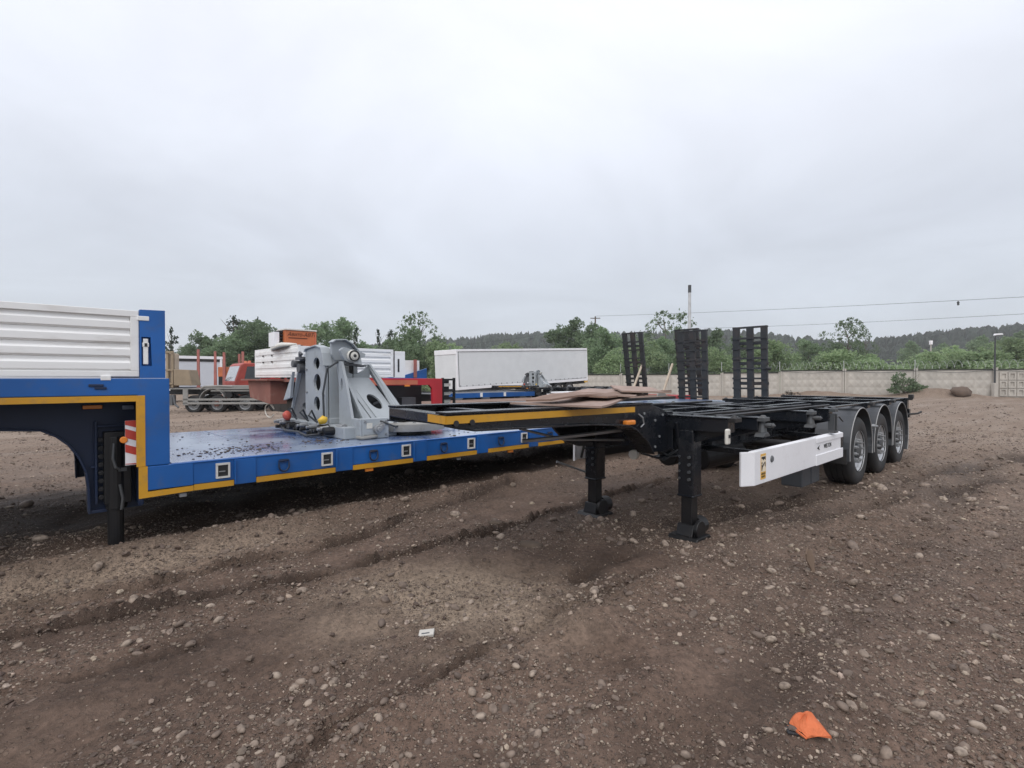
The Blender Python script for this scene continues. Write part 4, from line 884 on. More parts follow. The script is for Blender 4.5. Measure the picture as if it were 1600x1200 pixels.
# white side guards
for sg in (-1, 1):
    y0 = WC + sg * 1.205; y1 = WC + sg * 1.185
    m = MB(); lo, hi = min(y0, y1), max(y0, y1)
    m.prism([(5.45, 0.53), (8.50, 0.515), (8.50, 0.615), (8.43, 0.65), (8.43, 0.80), (8.50, 0.815), (8.50, 0.875), (5.45, 0.885)], lo, hi)
    q = [(5.45, y0), (5.30, y0 - sg * 0.075), (5.31, y1 - sg * 0.08), (5.46, y1)]
    m.prism(q, 0.53, 0.885, 'z')
    m.box(7.35, 8.50, lo - 0.012 if sg < 0 else hi, lo if sg < 0 else hi + 0.012, 0.805, 0.872); m.box(7.35, 8.50, lo - 0.012 if sg < 0 else hi, lo if sg < 0 else hi + 0.012, 0.518, 0.655)
    m.box(5.46, 8.49, (y1 if sg < 0 else y1 - 0.05), (y1 + 0.05 if sg < 0 else y1), 0.868, 0.884)
    g = m.build('side_guard', 'whiteclean', K, bevel=0.006)
    if sg > 0: MB().box(5.80, 8.46, y1 - 0.075, y1 - 0.055, 0.54, 0.86).build('guard_dark_sheet', 'blackmatt', g); MB().tube([(5.62, y1 - 0.03, 0.86), (5.50, y1 - 0.03, 0.55)], 0.018, 6).build('guard_brace', 'blackmatt', g)  # added dark sheet stands in for the darkness inside the far guard
    if sg < 0:
        f_ = y0 - 0.002
        st = MB().box(5.60, 5.735, f_ - 0.001, f_ + 0.0015, 0.575, 0.845).build('sticker', 'stickery', g)
        MB().box(5.61, 5.725, f_ - 0.0022, f_ - 0.001, 0.655, 0.822).build('sticker_field', 'stickerw', st)
        rot = Matrix.Rotation(R(90), 4, 'X')
        def tl(x, z, yy): return Matrix.Translation((x - 7, yy - 3.4, z)) @ rot
        # pictogram: lorry corner, blind-spot wedge and a walker
        m = MB(); m.prism([(5.615, 0.815), (5.72, 0.815), (5.72, 0.775), (5.69, 0.79), (5.665, 0.775), (5.64, 0.795), (5.615, 0.79)], f_ - 0.0034, f_ - 0.0022)
        m.prism([(5.705, 0.76), (5.72, 0.755), (5.72, 0.70), (5.70, 0.715)], f_ - 0.0034, f_ - 0.0022)
        m.prism([(5.615, 0.725), (5.63, 0.735), (5.64, 0.72), (5.69, 0.755), (5.70, 0.745), (5.645, 0.70), (5.63, 0.665), (5.617, 0.67)], f_ - 0.0034, f_ - 0.0022)
        m.prism(ell(5.628, 0.748, 0.011, 0.013, 12), f_ - 0.0034, f_ - 0.0022); m.build('pictogram', 'ink', st)
        text('lettering', 'ANGLES', 0.030, 'ink', st, tl(5.667, 0.632, f_ - 0.0022)); text('lettering', 'MORTS', 0.030, 'ink', st, tl(5.667, 0.602, f_ - 0.0022))
        MB().lathe([(0.0, -0.012), (0.03, -0.010), (0.038, 0.0), (0.038, 0.003)], (5.90, f_ - 0.002, 0.765), 16, closed=False).build('reflector', 'greydark', g)
        text('lettering', 'WIELTON', 0.082, 'ink', g, tl(7.83, 0.742, f_ - 0.001), sx=0.86)
        MB().prism([(7.40, 0.742), (7.50, 0.775), (7.47, 0.742), (7.50, 0.709)], f_ - 0.0025, f_ - 0.0005).build('logo_mark', 'ink', g)
m = MB()
for s_ in (5.75, 8.15):
    m.box(s_, s_ + 0.06, WC - 1.18, WC - 0.44, 0.80, 0.86); m.box(s_, s_ + 0.06, WC + 0.44, WC + 1.18, 0.80, 0.86); m.box(s_, s_ + 0.06, WC - 1.18, WC - 1.13, 0.56, 0.86); m.box(s_, s_ + 0.06, WC + 1.13, WC + 1.18, 0.56, 0.86)
m.box(8.50, 8.62, WC - 1.19, WC - 1.02, 0.66, 0.86); m.build('guard_brackets', 'black', K, bevel=0.004)
m = MB().box(7.45, 7.78, WC - 1.02, WC - 0.75, 0.19, 0.52); m.box(7.81, 8.15, WC - 1.02, WC - 0.75, 0.19, 0.52); m.build('battery_box', 'fender', K, bevel=0.015)
m = MB().cyl((6.2, WC - 0.2, 0.62), (7.3, WC - 0.2, 0.62), 0.15, n=18); m.cyl((6.2, WC + 0.25, 0.62), (7.6, WC + 0.25, 0.62), 0.15, n=18); m.build('air_tanks', 'blackmatt', K, bevel=0.02)
for i, s_ in enumerate((9.40, 10.80, 12.18)):
    wheel(K, s_, WC - 1.21, 0.515, 0.53, 0.385, -1); wheel(K, s_, WC + 1.21, 0.515, 0.53, 0.385, 1)
    m = MB().cyl((s_, WC - 1.0, 0.515), (s_, WC + 1.0, 0.515), 0.075, n=14)
    for y in (WC - 0.46, WC + 0.46): m.prism([(s_ - 0.62, 0.82), (s_ - 0.38, 0.82), (s_ - 0.44, 0.50), (s_ - 0.56, 0.50)], y - 0.05, y + 0.05); m.ribbon([(s_ - 0.5, 0.55), (s_, 0.46), (s_ + 0.35, 0.50)], y - 0.05, y + 0.05, 0.05); m.cyl((s_ + 0.33, y, 0.52), (s_ + 0.33, y, 0.80), 0.11, n=14)
    m.build('axle', 'blackmatt', K)
    for sg in (-1, 1):
        a0, a1 = (-0.06 if i < 2 else -0.16) * PI, 1.06 * PI
        rO = 0.655; y0, y1 = (WC - 1.235, WC - 0.76) if sg < 0 else (WC + 0.76, WC + 1.235)
        ap = arc(s_, 0.545, rO, a0, a1, 26)
        m = MB().ribbon(ap, y0, y1, 0.014); fd = m.build('mudguard', 'fender', K, smooth=30)
        ye = y0 - 0.004 if sg < 0 else y1 + 0.004
        MB().tube([(p[0], ye, p[1]) for p in arc(s_, 0.545, rO - 0.012, a0, a1, 26)], 0.0075, 6).build('edge_trim', 'trim', fd, smooth=60)
m = MB().box(8.72, 8.78, WC - 1.20, WC - 0.78, 0.38, 0.60); m.build('mud_flap', 'rubber', K)
m = MB().box(12.86, 12.88, WC - 1.19, WC - 0.80, 0.22, 0.70); m.box(12.86, 12.88, WC + 0.80, WC + 1.19, 0.22, 0.70); m.build('rear_flaps', 'rubber', K)
m = MB().cyl((10.10, WC - 1.22, 0.86), (10.10, WC - 1.26, 0.86), 0.035, n=12); m.cyl((10.10, WC - 1.26, 0.86), (10.10, WC - 1.30, 0.86), 0.02, n=10); m.build('hub_valve', 'steel', K)
m = MB().box(13.15, 13.27, WC - 1.2, WC + 1.2, 0.84, 1.02); m.box(13.1, 13.2, WC - 0.5, WC + 0.5, 0.45, 0.84); m.box(13.2, 13.3, WC - 1.15, WC + 1.15, 0.42, 0.55); m.build('rear_bumper', 'black', K, bevel=0.008)
MB().tube([(12.9, WC - 1.2, 0.92), (13.2, WC - 1.33, 0.93), (13.35, WC - 1.36, 0.96)], 0.02, 6).build('marker_arm', 'rubber', K)
MB().box(13.0, 13.12, WC - 1.28, WC - 1.2, 1.235, 1.32).build('rear_lock', 'blackmatt', K, bevel=0.01)

# copies of the chassis parked further back
def ch_copy(s, w, z, label):
    c = copy_tree(K); x, y = S2X(s, w); c.location = (x, y, z); c['label'] = label; c['group'] = 'container chassis parked behind'; ORG[c.name] = (s, w, z); return c
ch_copy(10.0, 17.0, -0.12, 'black container chassis with three mudguards in front of the white curtain trailer')
ch_copy(25.0, 23.2, -0.2, 'black container chassis beyond the rear corner of the white curtain trailer')

# ------------------------------------------------------------------ blue low-bed trailer
B = thing('low_bed_trailer', 'blue gooseneck low-bed trailer with white boards and yellow edge strip', 'trailer', org=(4, 7.2, 0))
N0, N1 = 5.6, 8.8
def ribbed_board(s0, s1, w, th, z0, z1, nr=4):
    """dropside board: framed, with horizontal ribs"""
    m = MB(); fr = 0.055
    m.box(s0, s1, w, w + th, z1 - fr, z1); m.box(s0, s1, w, w + th, z0, z0 + fr * 0.9)
    m.box(s0, s0 + fr * 1.1, w, w + th, z0 + fr * 0.9, z1 - fr); m.box(s1 - fr * 1.1, s1, w, w + th, z0 + fr * 0.9, z1 - fr)
    a, b = z0 + fr * 0.9, z1 - fr; st = (b - a) / nr
    for i in range(nr):
        q0 = a + i * st; prof = [(w + 0.022, q0), (w + 0.004, q0 + st * 0.14), (w + 0.004, q0 + st * 0.60), (w + 0.026, q0 + st * 0.74), (w + 0.026, q0 + st), (w + th - 0.004, q0 + st), (w + th - 0.004, q0)]
        m.prism(prof, s0 + fr * 1.1, s1 - fr * 1.1, 'x')
    return m
for (a, b) in ((-3.4, -1.36), (-1.34, 0.65)):
    sb = ribbed_board(a, b, N0 + 0.012, 0.05, 1.665, 2.25).build('side_board', 'white', B, bevel=0.004)
    m = MB().box(b - 0.27, b - 0.20, N0 - 0.004, N0 + 0.012, 1.632, 1.672); m.build('hinge', 'white', sb, bevel=0.004); MB().box(a + 0.3, a + 0.37, N0 - 0.004, N0 + 0.012, 1.632, 1.672).build('hinge', 'white', sb, bevel=0.004)
MB().box(0.64, 0.725, N0 - 0.004, N0 + 0.02, 2.165, 2.205).build('locking_pin', 'white', bpy.data.objects[sb.name], bevel=0.004)
ribbed_board(-3.4, 0.65, N1 - 0.06, 0.05, 1.665, 2.25).build('side_board', 'white', B)
ribs = MB(); ribs.box(-3.42, 0.84, N0 + 0.07, N1 - 0.07, 1.60, 1.64); ribs.build('gooseneck_floor', 'blueshaded', B)
# corner post
m = MB(); m.holed([(0.655, 1.652), (0.845, 1.652), (0.845, 2.268), (0.655, 2.262)], [[(0.667, 1.76), (0.745, 1.76), (0.735, 2.02), (0.667, 2.02)]], N0 + 0.002, N0 + 0.05, lambda x, y, t: (x, t, y))
cp = m.build('corner_post', 'blue', B, bevel=0.005); MB().box(0.66, 0.84, N0 + 0.06, N0 + 0.12, 1.652, 2.262).build('post_back', 'blue', cp); MB().box(0.655, 0.845, N1 - 0.12, N1, 1.652, 2.262).build('corner_post', 'blue', B, bevel=0.005)
m = MB().box(0.680, 0.718, N0 + 0.006, N0 + 0.03, 1.775, 2.005); m.box(0.674, 0.724, N0 + 0.004, N0 + 0.02, 1.93, 1.97); m.build('latch_handle', 'white', cp, bevel=0.005)
m = MB().box(0.69, 0.71, N0 - 0.001, N0 + 0.006, 1.935, 1.965); m.build('latch_slot', 'ink', cp)
MB().box(0.66, 0.84, N0 + 0.12, N1 - 0.12, 1.652, 2.24).build('bulkhead', 'blueshaded', B)
# outer gooseneck frame
m = MB().prism([(-3.5, 1.50), (0.635, 1.50), (0.635, 0.86), (0.875, 0.86), (0.875, 1.648), (-3.5, 1.648)], N0, N0 + 0.06); m.box(0.83, 0.875, N0 + 0.06, N1 - 0.06, 0.86, 1.648)
m.prism([(-3.5, 1.50), (0.635, 1.50), (0.635, 0.86), (0.875, 0.86), (0.875, 1.648), (-3.5, 1.648)], N1 - 0.06, N1); m.build('gooseneck_frame', 'blue', B, bevel=0.006)
m = MB().box(0.70, 1.06, N0 - 0.003, N0 + 0.06, 0.64, 0.855); m.build('corner_panel', 'blue', B, bevel=0.005)
m = MB().box(0.30, 0.40, N0 - 0.012, N0 + 0.0, 1.578, 1.60); m.box(0.34, 0.42, N0 - 0.010, N0, 1.555, 1.575); m.build('hinge_plate', 'blueshaded', B, bevel=0.003)
YF = N0 - 0.004
m = MB().prism([(-3.5, 1.447), (0.625, 1.445), (0.625, 1.497), (-3.5, 1.499)], YF, N0 + 0.02); m.build('yellow_strip', 'yellow', B)
m = MB().box(0.625, 0.690, YF, N0 + 0.02, 0.86, 1.497); m.build('yellow_strip', 'yellow', B)
m = MB().prism([(0.64, 0.575), (1.06, 0.588), (1.06, 0.635), (0.705, 0.628), (0.705, 0.858), (0.64, 0.858)], YF - 0.003, N0 + 0.02); m.build('yellow_strip', 'yellow', B)
# recessed main beam of the neck with swept arch
WB = N0 + 0.45
arch = [(-3.5, 1.22), (-0.25, 1.22), (0.0, 1.20), (0.10, 1.14), (0.18, 1.06), (0.25, 0.94), (0.30, 0.80), (0.315, 0.65), (0.32, 0.42)]
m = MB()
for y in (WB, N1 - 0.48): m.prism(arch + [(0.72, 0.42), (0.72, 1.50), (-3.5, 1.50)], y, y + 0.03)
m.build('neck_web', 'blueshaded', B)
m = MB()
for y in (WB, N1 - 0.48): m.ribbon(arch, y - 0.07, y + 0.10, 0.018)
m.build('arch_flange', 'blueshaded', B, bevel=0.003)
m = MB().box(0.36, 0.38, WB - 0.06, WB, 0.50, 1.26); m.box(0.38, 0.60, WB - 0.06, WB, 1.20, 1.22); m.box(0.33, 0.46, WB - 0.06, WB, 0.42, 0.45); m.box(0.33, 0.37, WB - 0.05, WB, 0.83, 0.85); m.box(0.66, 0.70, WB - 0.25, WB, 0.48, 0.86); m.build('web_stiffeners', 'blueshaded', B, bevel=0.004)
MB().box(-3.4, 0.7, WB + 0.5, N1 - 0.9, 1.25, 1.48).build('neck_crossbeams', 'blueshaded', B)
MB().box(0.28, 0.42, WB - 0.04, WB, 1.37, 1.405).build('marker_lamp', 'amber', B, bevel=0.006)
o = MB().box(0.565, 0.655, WB - 0.04, WB, 1.355, 1.395).build('marker_lamp', 'greylens', B, bevel=0.006); o['label'] = 'small blue-grey lamp under the gooseneck'
# hydraulic landing leg
m = MB().box(0.42, 0.62, WB - 0.16, WB - 0.01, 0.50, 1.16); m.cyl((0.51, WB - 0.10, 0.45), (0.51, WB - 0.10, 1.12), 0.08, n=16); leg = m.build('support_leg', 'blackmatt', B, bevel=0.008)
MB().cyl((0.505, WB - 0.10, -0.05), (0.505, WB - 0.10, 0.5), 0.062, n=16).build('leg_ram', 'blackmatt', leg)
m = MB().tube([(0.49, WB - 0.19, 1.06), (0.48, WB - 0.20, 0.92), (0.50, WB - 0.21, 0.84), (0.53, WB - 0.20, 0.82)], 0.013, 8); m.tube([(0.53, WB - 0.19, 0.68), (0.55, WB - 0.2, 0.55), (0.54, WB - 0.19, 0.45)], 0.013, 8); m.box(0.52, 0.58, WB - 0.2, WB - 0.17, 0.80, 0.83); m.build('leg_hose', 'greylock', leg)
m = MB()
for k in range(8): m.cyl((0.405, WB - 0.06, 0.56 + 0.075 * k), (0.405, WB - 0.02, 0.56 + 0.075 * k), 0.022, n=8)
m.build('leg_holes', 'ink', leg)
o = dup(leg, (0, N1 - N0 - 0.75, 0), B)
m = MB().cyl((0.505, WB - 0.10, 0.0), (0.505, WB - 0.10, 0.09), 0.12, 0.10, 18); m.build('leg_foot', 'blackmatt', leg)
# striped warning board
hb = MB().box(0.555, 0.69, N0 + 0.10, N0 + 0.115, 0.87, 1.27).build('warning_board', 'whiteclean', B)
for k, (za_, zb_) in enumerate(((1.205, 1.27), (1.065, 1.145), (0.935, 1.005), (0.87, 0.885))):
    z0 = za_; h_ = zb_ - za_; sl_ = -0.055 if k not in (0, 3) else -0.04
    MB().prism([(0.555, z0 + (0.055 if k in (1, 2) else 0.03 if k == 0 else 0.01)), (0.69, z0 + (0.0 if k != 0 else -0.02)), (0.69, z0 + h_ + (0 if k else 0.0) - (0.0 if k != 0 else 0.0)), (0.555, min(1.27, z0 + h_ + (0.055 if k in (1, 2) else 0.0)))], N0 + 0.096, N0 + 0.099).build('red_stripe', 'redlens', hb)
MB().cyl((0.545, N0 + 0.12, 1.10), (0.545, N0 + 0.09, 1.10), 0.030, n=16).build('side_reflector', 'amber', hb, bevel=0.008)
MB().box(0.635, 0.685, N0 + 0.02, N0 + 0.09, 0.915, 0.985).build('marker_lamp', 'amber', B, bevel=0.012)
# deck
NS, DS0, DS1 = 6, 0.885, 6.40
dstep = (DS1 - DS0) / NS; ws = [N0 + 0.02, N0 + 0.95, N1 - 0.95, N1 - 0.02]
for i in range(NS):
    for j in range(3):
        zt = 0.862 + random.uniform(-0.002, 0.002)
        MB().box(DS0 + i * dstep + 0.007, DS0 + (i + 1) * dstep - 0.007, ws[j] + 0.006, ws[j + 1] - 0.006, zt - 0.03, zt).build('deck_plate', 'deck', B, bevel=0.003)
m = MB().box(DS0, DS1, N0 + 0.03, N1 - 0.03, 0.775, 0.82)
for y in (6.5, 7.7): m.box(0.70, 9.4, y, y + 0.25, 0.42, 0.775)
for i in range(9): m.box(0.9 + i * 0.68, 0.98 + i * 0.68, N0 + 0.06, N1 - 0.06, 0.60, 0.775)
m.build('deck_beams', 'blackmatt', B)
m = MB().box(1.06, DS1, N0 + 0.004, N0 + 0.035, 0.645, 0.845); m.box(0.88, DS1, N0 - 0.004, N0 + 0.05, 0.845, 0.858); m.box(0.88, DS1, N1 - 0.035, N1 - 0.004, 0.645, 0.858); m.build('side_rail', 'blue', B, bevel=0.004)
POCK = [1.31, 2.35, 3.36, 4.39, 5.41]; RING = [1.88, 2.91, 3.92, 4.93, 5.97]
pocket_mesh = None
for k, s_ in enumerate(POCK):
    m = MB(); m.holed([(s_ - 0.062, 0.675), (s_ + 0.062, 0.675), (s_ + 0.062, 0.822), (s_ - 0.062, 0.822)], [[(s_ - 0.045, 0.692), (s_ + 0.045, 0.692), (s_ + 0.045, 0.803), (s_ - 0.045, 0.803)]], N0 - 0.014, N0 + 0.004, lambda x, y, t: (x, t, y))
    p = m.build('stake_pocket', 'pocket', B, bevel=0.004)
    m = MB().box(s_ - 0.045, s_ + 0.045, N0 - 0.002, N0 + 0.003, 0.692, 0.803); m.build('pocket_opening', 'ink', p); MB().box(s_ - 0.036, s_ + 0.02, N0 - 0.010, N0 - 0.003, 0.735, 0.745).build('pocket_bar', 'steel', p)
    m = MB().box(s_ + 0.10, s_ + 0.30, N0 - 0.010, N0 + 0.004, 0.595, 0.842); m.box(s_ + 0.10, s_ + 0.112, N0 - 0.03, N0 - 0.010, 0.60, 0.842); m.build('joint_plate', 'blue', B, bevel=0.003)
edges = [1.06] + [v for s_ in POCK for v in (s_ + 0.10, s_ + 0.30)] + [DS1]
for a, b in zip(edges[0::2], edges[1::2]): MB().box(a + 0.004, b - 0.004, N0 - 0.008, N0 + 0.004, 0.588, 0.642).build('yellow_strip', 'yellow', B)
for s_ in RING:
    m = MB().tube([(s_ - 0.05, N0 - 0.018, 0.785), (s_ - 0.05, N0 - 0.022, 0.735)] + [(p[0], N0 - 0.026, p[1]) for p in arc(s_, 0.725, 0.05, PI, 2 * PI, 9)] + [(s_ + 0.05, N0 - 0.022, 0.735), (s_ + 0.05, N0 - 0.018, 0.785)], 0.010, 7, closed=True)
    rg_ = m.build('lashing_ring', 'blueshaded', B, smooth=60); MB().box(s_ - 0.04, s_ + 0.04, N0 - 0.025, N0 + 0.003, 0.775, 0.80).build('ring_clip', 'blueshaded', rg_, bevel=0.004)
for s_ in (2.87, 5.15): MB().box(s_ - 0.05, s_ + 0.05, N0 + 0.01, N0 + 0.04, 0.545, 0.580).build('marker_lamp', 'amber', B, bevel=0.005)
for s_ in (0.98, 4.2): MB().box(s_ - 0.03, s_ + 0.03, N0 + 0.02, N0 + 0.05, 0.535, 0.57).build('lamp_bracket', 'steel', B, bevel=0.004)
# rear bogie
m = MB().box(6.42, 9.2, N0 + 0.5, N1 - 0.5, 0.50, 0.86); m.prism([(8.6, 0.5), (9.4, 0.62), (15.5, 0.62), (15.5, 0.93), (9.6, 0.93), (8.6, 0.84)], N0 + 0.35, N1 - 0.35); m.build('bogie_frame', 'blackmatt', B)
for i in range(6): MB().box(9.62 + i * 0.98, 10.59 + i * 0.98, N0 + 0.05, N1 - 0.05, 0.935, 0.975).build('deck_plate', 'deck', B, bevel=0.003)
m = MB().box(9.6, 15.5, N0 + 0.02, N0 + 0.05, 0.86, 0.965); m.box(9.6, 15.5, N1 - 0.05, N1 - 0.02, 0.86, 0.965); m.build('bogie_rail', 'blue', B)
for s_ in (10.6, 11.9, 13.2):
    wheel(B, s_, N0 + 0.12, 0.42, 0.41, 0.5, -1, 0.25, 0.08); wheel(B, s_, N1 - 0.12, 0.42, 0.41, 0.5, 1, 0.25, 0.08)
def ramp(T, s, wc, wd_, z0, z1, lean, label=None, rungs=7, mat='ramp'):
    m = MB()
    def P(y, z, dp): t = (z - z0); return (s + lean * t + dp, y, z)
    def slat(y0, y1, za_, zb_, d0, d1):
        q = [P(y, z, dd) for z in (za_, zb_) for (y, dd) in ((y0, d0), (y1, d0), (y1, d1), (y0, d1))]
        m.add(q, [(0, 1, 2, 3), (7, 6, 5, 4), (0, 4, 5, 1), (1, 5, 6, 2), (2, 6, 7, 3), (3, 7, 4, 0)])
    for y, ww in ((wc - wd_ / 2, 0.18), (wc - 0.10, 0.19), (wc + wd_ / 2 - 0.20, 0.20)): slat(y, y + ww, z0, z1, -0.02, 0.07)
    slat(wc - wd_ / 2, wc + wd_ / 2, z1 - 0.05, z1, -0.025, 0.10)
    r = m.build('loading_ramp', mat, T, bevel=0.006)
    if label: r['label'] = label
    n = rungs
    for i in range(n):
        z = z0 + 0.12 + i * (z1 - z0 - 0.2) / n; m = MB(); slat2 = [P(y, zz, dd) for zz in (z, z + 0.055) for (y, dd) in ((wc - wd_ / 2 - 0.01, -0.06), (wc + wd_ / 2 + 0.01, -0.06), (wc + wd_ / 2 + 0.01, 0.02), (wc - wd_ / 2 - 0.01, 0.02))]
        m.add(slat2, [(0, 1, 2, 3), (7, 6, 5, 4), (0, 4, 5, 1), (1, 5, 6, 2), (2, 6, 7, 3), (3, 7, 4, 0)]); m.build('rung', mat, r)
        z += 0.5 * (z1 - z0 - 0.2) / n + 0.03
        if i in (1, 3, 5): m = MB(); m.cyl(P(wc - wd_ / 2 - 0.015, z, 0.03), P(wc + wd_ / 2 + 0.015, z, 0.03), 0.05, n=6); m.build('rung', mat, r)
    return r
ramp(B, 15.62, 6.42, 1.0, 0.90, 3.19, -0.05, 'black ramp nearest the camera, tallest of the row'); ramp(B, 15.62, 8.25, 1.0, 0.90, 3.20, -0.05, 'black ramp leaning at the far side of the blue trailer tail')
m = MB().cyl((15.5, 5.95, 1.95), (15.6, 5.85, 1.92), 0.05, n=8); m.build('ramp_spring', 'ramp', B)
MB().box(12.2, 13.6, N0 - 0.02, N0 + 0.02, 0.66, 0.86).build('side_plank', 'wood', B, bevel=0.004)
# dried mud on the deck
cl = []
for i in range(380):
    if i < 170: s_, w_ = random.gauss(1.55, .28), random.gauss(6.15, .22)
    elif i < 250: s_, w_ = random.gauss(2.6, .25), random.gauss(6.3, .18)
    else: s_, w_ = random.uniform(.95, 5.0), random.uniform(N0 + .06, N1 - .3)
    if N0 + 0.04 < w_ < N1 and s_ > 0.93: cl.append((s_, w_))
cl = np.array(cl); cx, cy = cl[:, 0] * DX - cl[:, 1] * DY, cl[:, 0] * DY + cl[:, 1] * DX
sz = RNG.uniform(0.003, 0.012, len(cl)) * (1 + RNG.uniform(0, 1, len(cl)) ** 8); V = (np.stack(VAR1)[RNG.integers(0, 10, len(cl))] * (sz[:, None] * np.array([1.3, 1, .45]))[:, None, :]); V[:, :, 0] += cx[:, None]; V[:, :, 1] += cy[:, None]; V[:, :, 2] += 0.866
me = np_mesh('mud_crumbs', V.reshape(-1, 3), (ICO1[1][None] + (np.arange(len(cl)) * len(ICO1[0]))[:, None, None]).reshape(-1, 3), [M['clod']])
o = bpy.data.objects.new('mud_crumbs', me); COL.objects.link(o); tag(o, 'brown mud crumbs lying on the blue deck', kind='stuff')

# ------------------------------------------------------------------ grey bolster on the blue deck
Gq = thing('steering_bolster', 'grey cast steering bolster with two towers standing on the blue deck', 'bolster', org=(3.2, 7.2, 0.864))
Z0 = 0.866
m = MB().box(2.84, 3.60, 6.24, 8.40, Z0, 1.02); m.build('base_frame', 'grey', Gq, bevel=0.012)
m = MB().box(3.02, 3.40, 6.10, 6.20, Z0, 1.13); m.prism([(6.10, Z0), (6.55, Z0), (6.55, 1.13), (6.10, 1.13)], 2.99, 3.02, 'x'); m.build('end_block', 'grey', Gq, bevel=0.01)
MB().box(3.08, 3.16, 6.092, 6.10, 1.0, 1.07).build('data_plate', 'whitelens', Gq, bevel=0.003)
for sx_, nm in ((2.88, 'holed_plate'), (3.32, 'holed_plate')):
    out_ = [(7.62, 1.02), (7.62, 2.03), (7.55, 2.07), (7.20, 2.10), (7.02, 2.06), (6.97, 1.98), (6.92, 1.82), (6.90, 1.6), (6.89, 1.02)]
    m = MB().holed(out_, [ell(7.21, 1.86, .11, .085), ell(7.19, 1.59, .125, .125), ell(7.20, 1.29, .11, .105)], sx_, sx_ + 0.035, lambda x, y, t: (t, x, y))
    m.ribbon([(7.62, 2.045), (7.55, 2.085), (7.20, 2.112), (7.01, 2.072), (6.955, 1.985), (6.905, 1.82)], sx_ - 0.03, sx_ + 0.10, 0.02, 'x'); m.build(nm, 'grey', Gq, bevel=0.005)
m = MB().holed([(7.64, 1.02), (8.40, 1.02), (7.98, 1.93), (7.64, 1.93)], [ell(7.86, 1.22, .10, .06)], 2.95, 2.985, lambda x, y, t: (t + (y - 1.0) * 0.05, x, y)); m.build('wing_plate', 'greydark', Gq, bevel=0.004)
m = MB().ribbon([(8.46, 0.87), (8.40, 1.02), (8.12, 1.62), (8.12, 1.62), (7.97, 1.94)], 2.925, 3.10, 0.035, 'x'); m.prism([(8.20, 1.35), (8.50, 1.30), (8.10, 1.75)], 2.86, 2.90, 'x'); m.build('wing_flange', 'grey', Gq, bevel=0.005)
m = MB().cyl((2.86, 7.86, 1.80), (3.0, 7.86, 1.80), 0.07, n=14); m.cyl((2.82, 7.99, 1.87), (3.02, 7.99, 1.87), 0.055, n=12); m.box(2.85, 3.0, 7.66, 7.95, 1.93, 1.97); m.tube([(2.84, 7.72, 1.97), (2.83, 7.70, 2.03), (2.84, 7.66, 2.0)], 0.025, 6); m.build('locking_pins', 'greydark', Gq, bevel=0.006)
MB().box(2.92, 3.60, 6.85, 7.55, 1.02, 1.10).build('tower_foot', 'grey', Gq, bevel=0.01)
m = MB().box(2.93, 3.32, 6.89, 6.91, 1.02, 1.62); m.box(2.93, 3.32, 7.60, 7.625, 1.02, 2.05); m.ribbon([(7.62, 2.03), (7.55, 2.06), (7.20, 2.09), (7.02, 2.05), (6.96, 1.95), (6.91, 1.80), (6.90, 1.6)], 2.93, 3.32, 0.02, 'x'); m.build('tower_shell', 'grey', Gq, bevel=0.004)
MB().box(3.22, 3.24, 6.80, 7.59, 1.1, 1.95).build('tower_shade_sheet', 'ink', Gq)  # black sheet behind the holes paints the dark inside of the tower
# second tower: sloping saddle body
m = MB()
A_ = [(3.06, 6.78, 1.66), (3.46, 6.78, 1.66), (3.80, 6.32, 1.02), (3.34, 6.32, 1.02)]
def slab(m, q, off):
    n_ = (Vector(q[1]) - Vector(q[0])).cross(Vector(q[2]) - Vector(q[0])).normalized() * off
    q2 = [Vector(p) + n_ for p in q]; k = len(q); m.add(list(q) + q2, [tuple(range(k)), tuple(range(2 * k - 1, k - 1, -1))] + [(i, (i + 1) % k, (i + 1) % k + k, i + k) for i in range(k)])
eu = (Vector(A_[1]) - Vector(A_[0])); ev = (Vector(A_[3]) - Vector(A_[0])); nrm = eu.cross(ev).normalized()
m.holed([(0, 0), (1, 0), (1.08, 1), (0, 1)], [ell(.55, .52, .22, .16)], 0, 0.03, lambda x, y, t: tuple(Vector(A_[0]) + eu * x + ev * y + nrm * t)); m.build('saddle_slope', 'grey', Gq, bevel=0.004)
m = MB().box(3.1, 3.45, 6.9, 6.93, 1.05, 1.5); m.build('slope_shade_sheet', 'ink', Gq)  # black sheet stands in for the shade seen through the slope's hole
m = MB()
for (a, b, c, d) in (((3.02, 6.72, 1.84), (3.06, 6.72, 1.60), (3.36, 6.24, 0.92), (3.22, 6.24, 0.92)), ((3.48, 6.74, 1.84), (3.56, 6.70, 1.72), (3.94, 6.26, 0.92), (3.80, 6.26, 0.92)), ((3.20, 6.66, 1.50), (3.24, 6.66, 1.50), (3.50, 6.25, 0.98), (3.42, 6.25, 0.98))): slab(m, (a, b, c, d), 0.035 if c[0] < 3.45 else 0.05)
slab(m, ((3.47, 6.74, 1.86), (3.49, 6.95, 1.86), (3.92, 6.50, 0.95), (3.88, 6.26, 0.95)), 0.03)
slab(m, ((3.02, 6.72, 1.86), (3.04, 6.80, 1.86), (3.14, 6.72, 0.95), (3.24, 6.26, 0.95)), 0.03)
m.build('tower_ribs', 'grey', Gq, bevel=0.006)
m = MB().prism([(3.0, 1.86), (3.05, 1.80), (3.12, 1.75), (3.22, 1.71), (3.30, 1.715), (3.40, 1.77), (3.46, 1.84), (3.50, 1.87), (3.48, 1.58), (3.04, 1.58)], 6.80, 6.84); m.build('saddle_plate', 'grey', Gq, bevel=0.004)
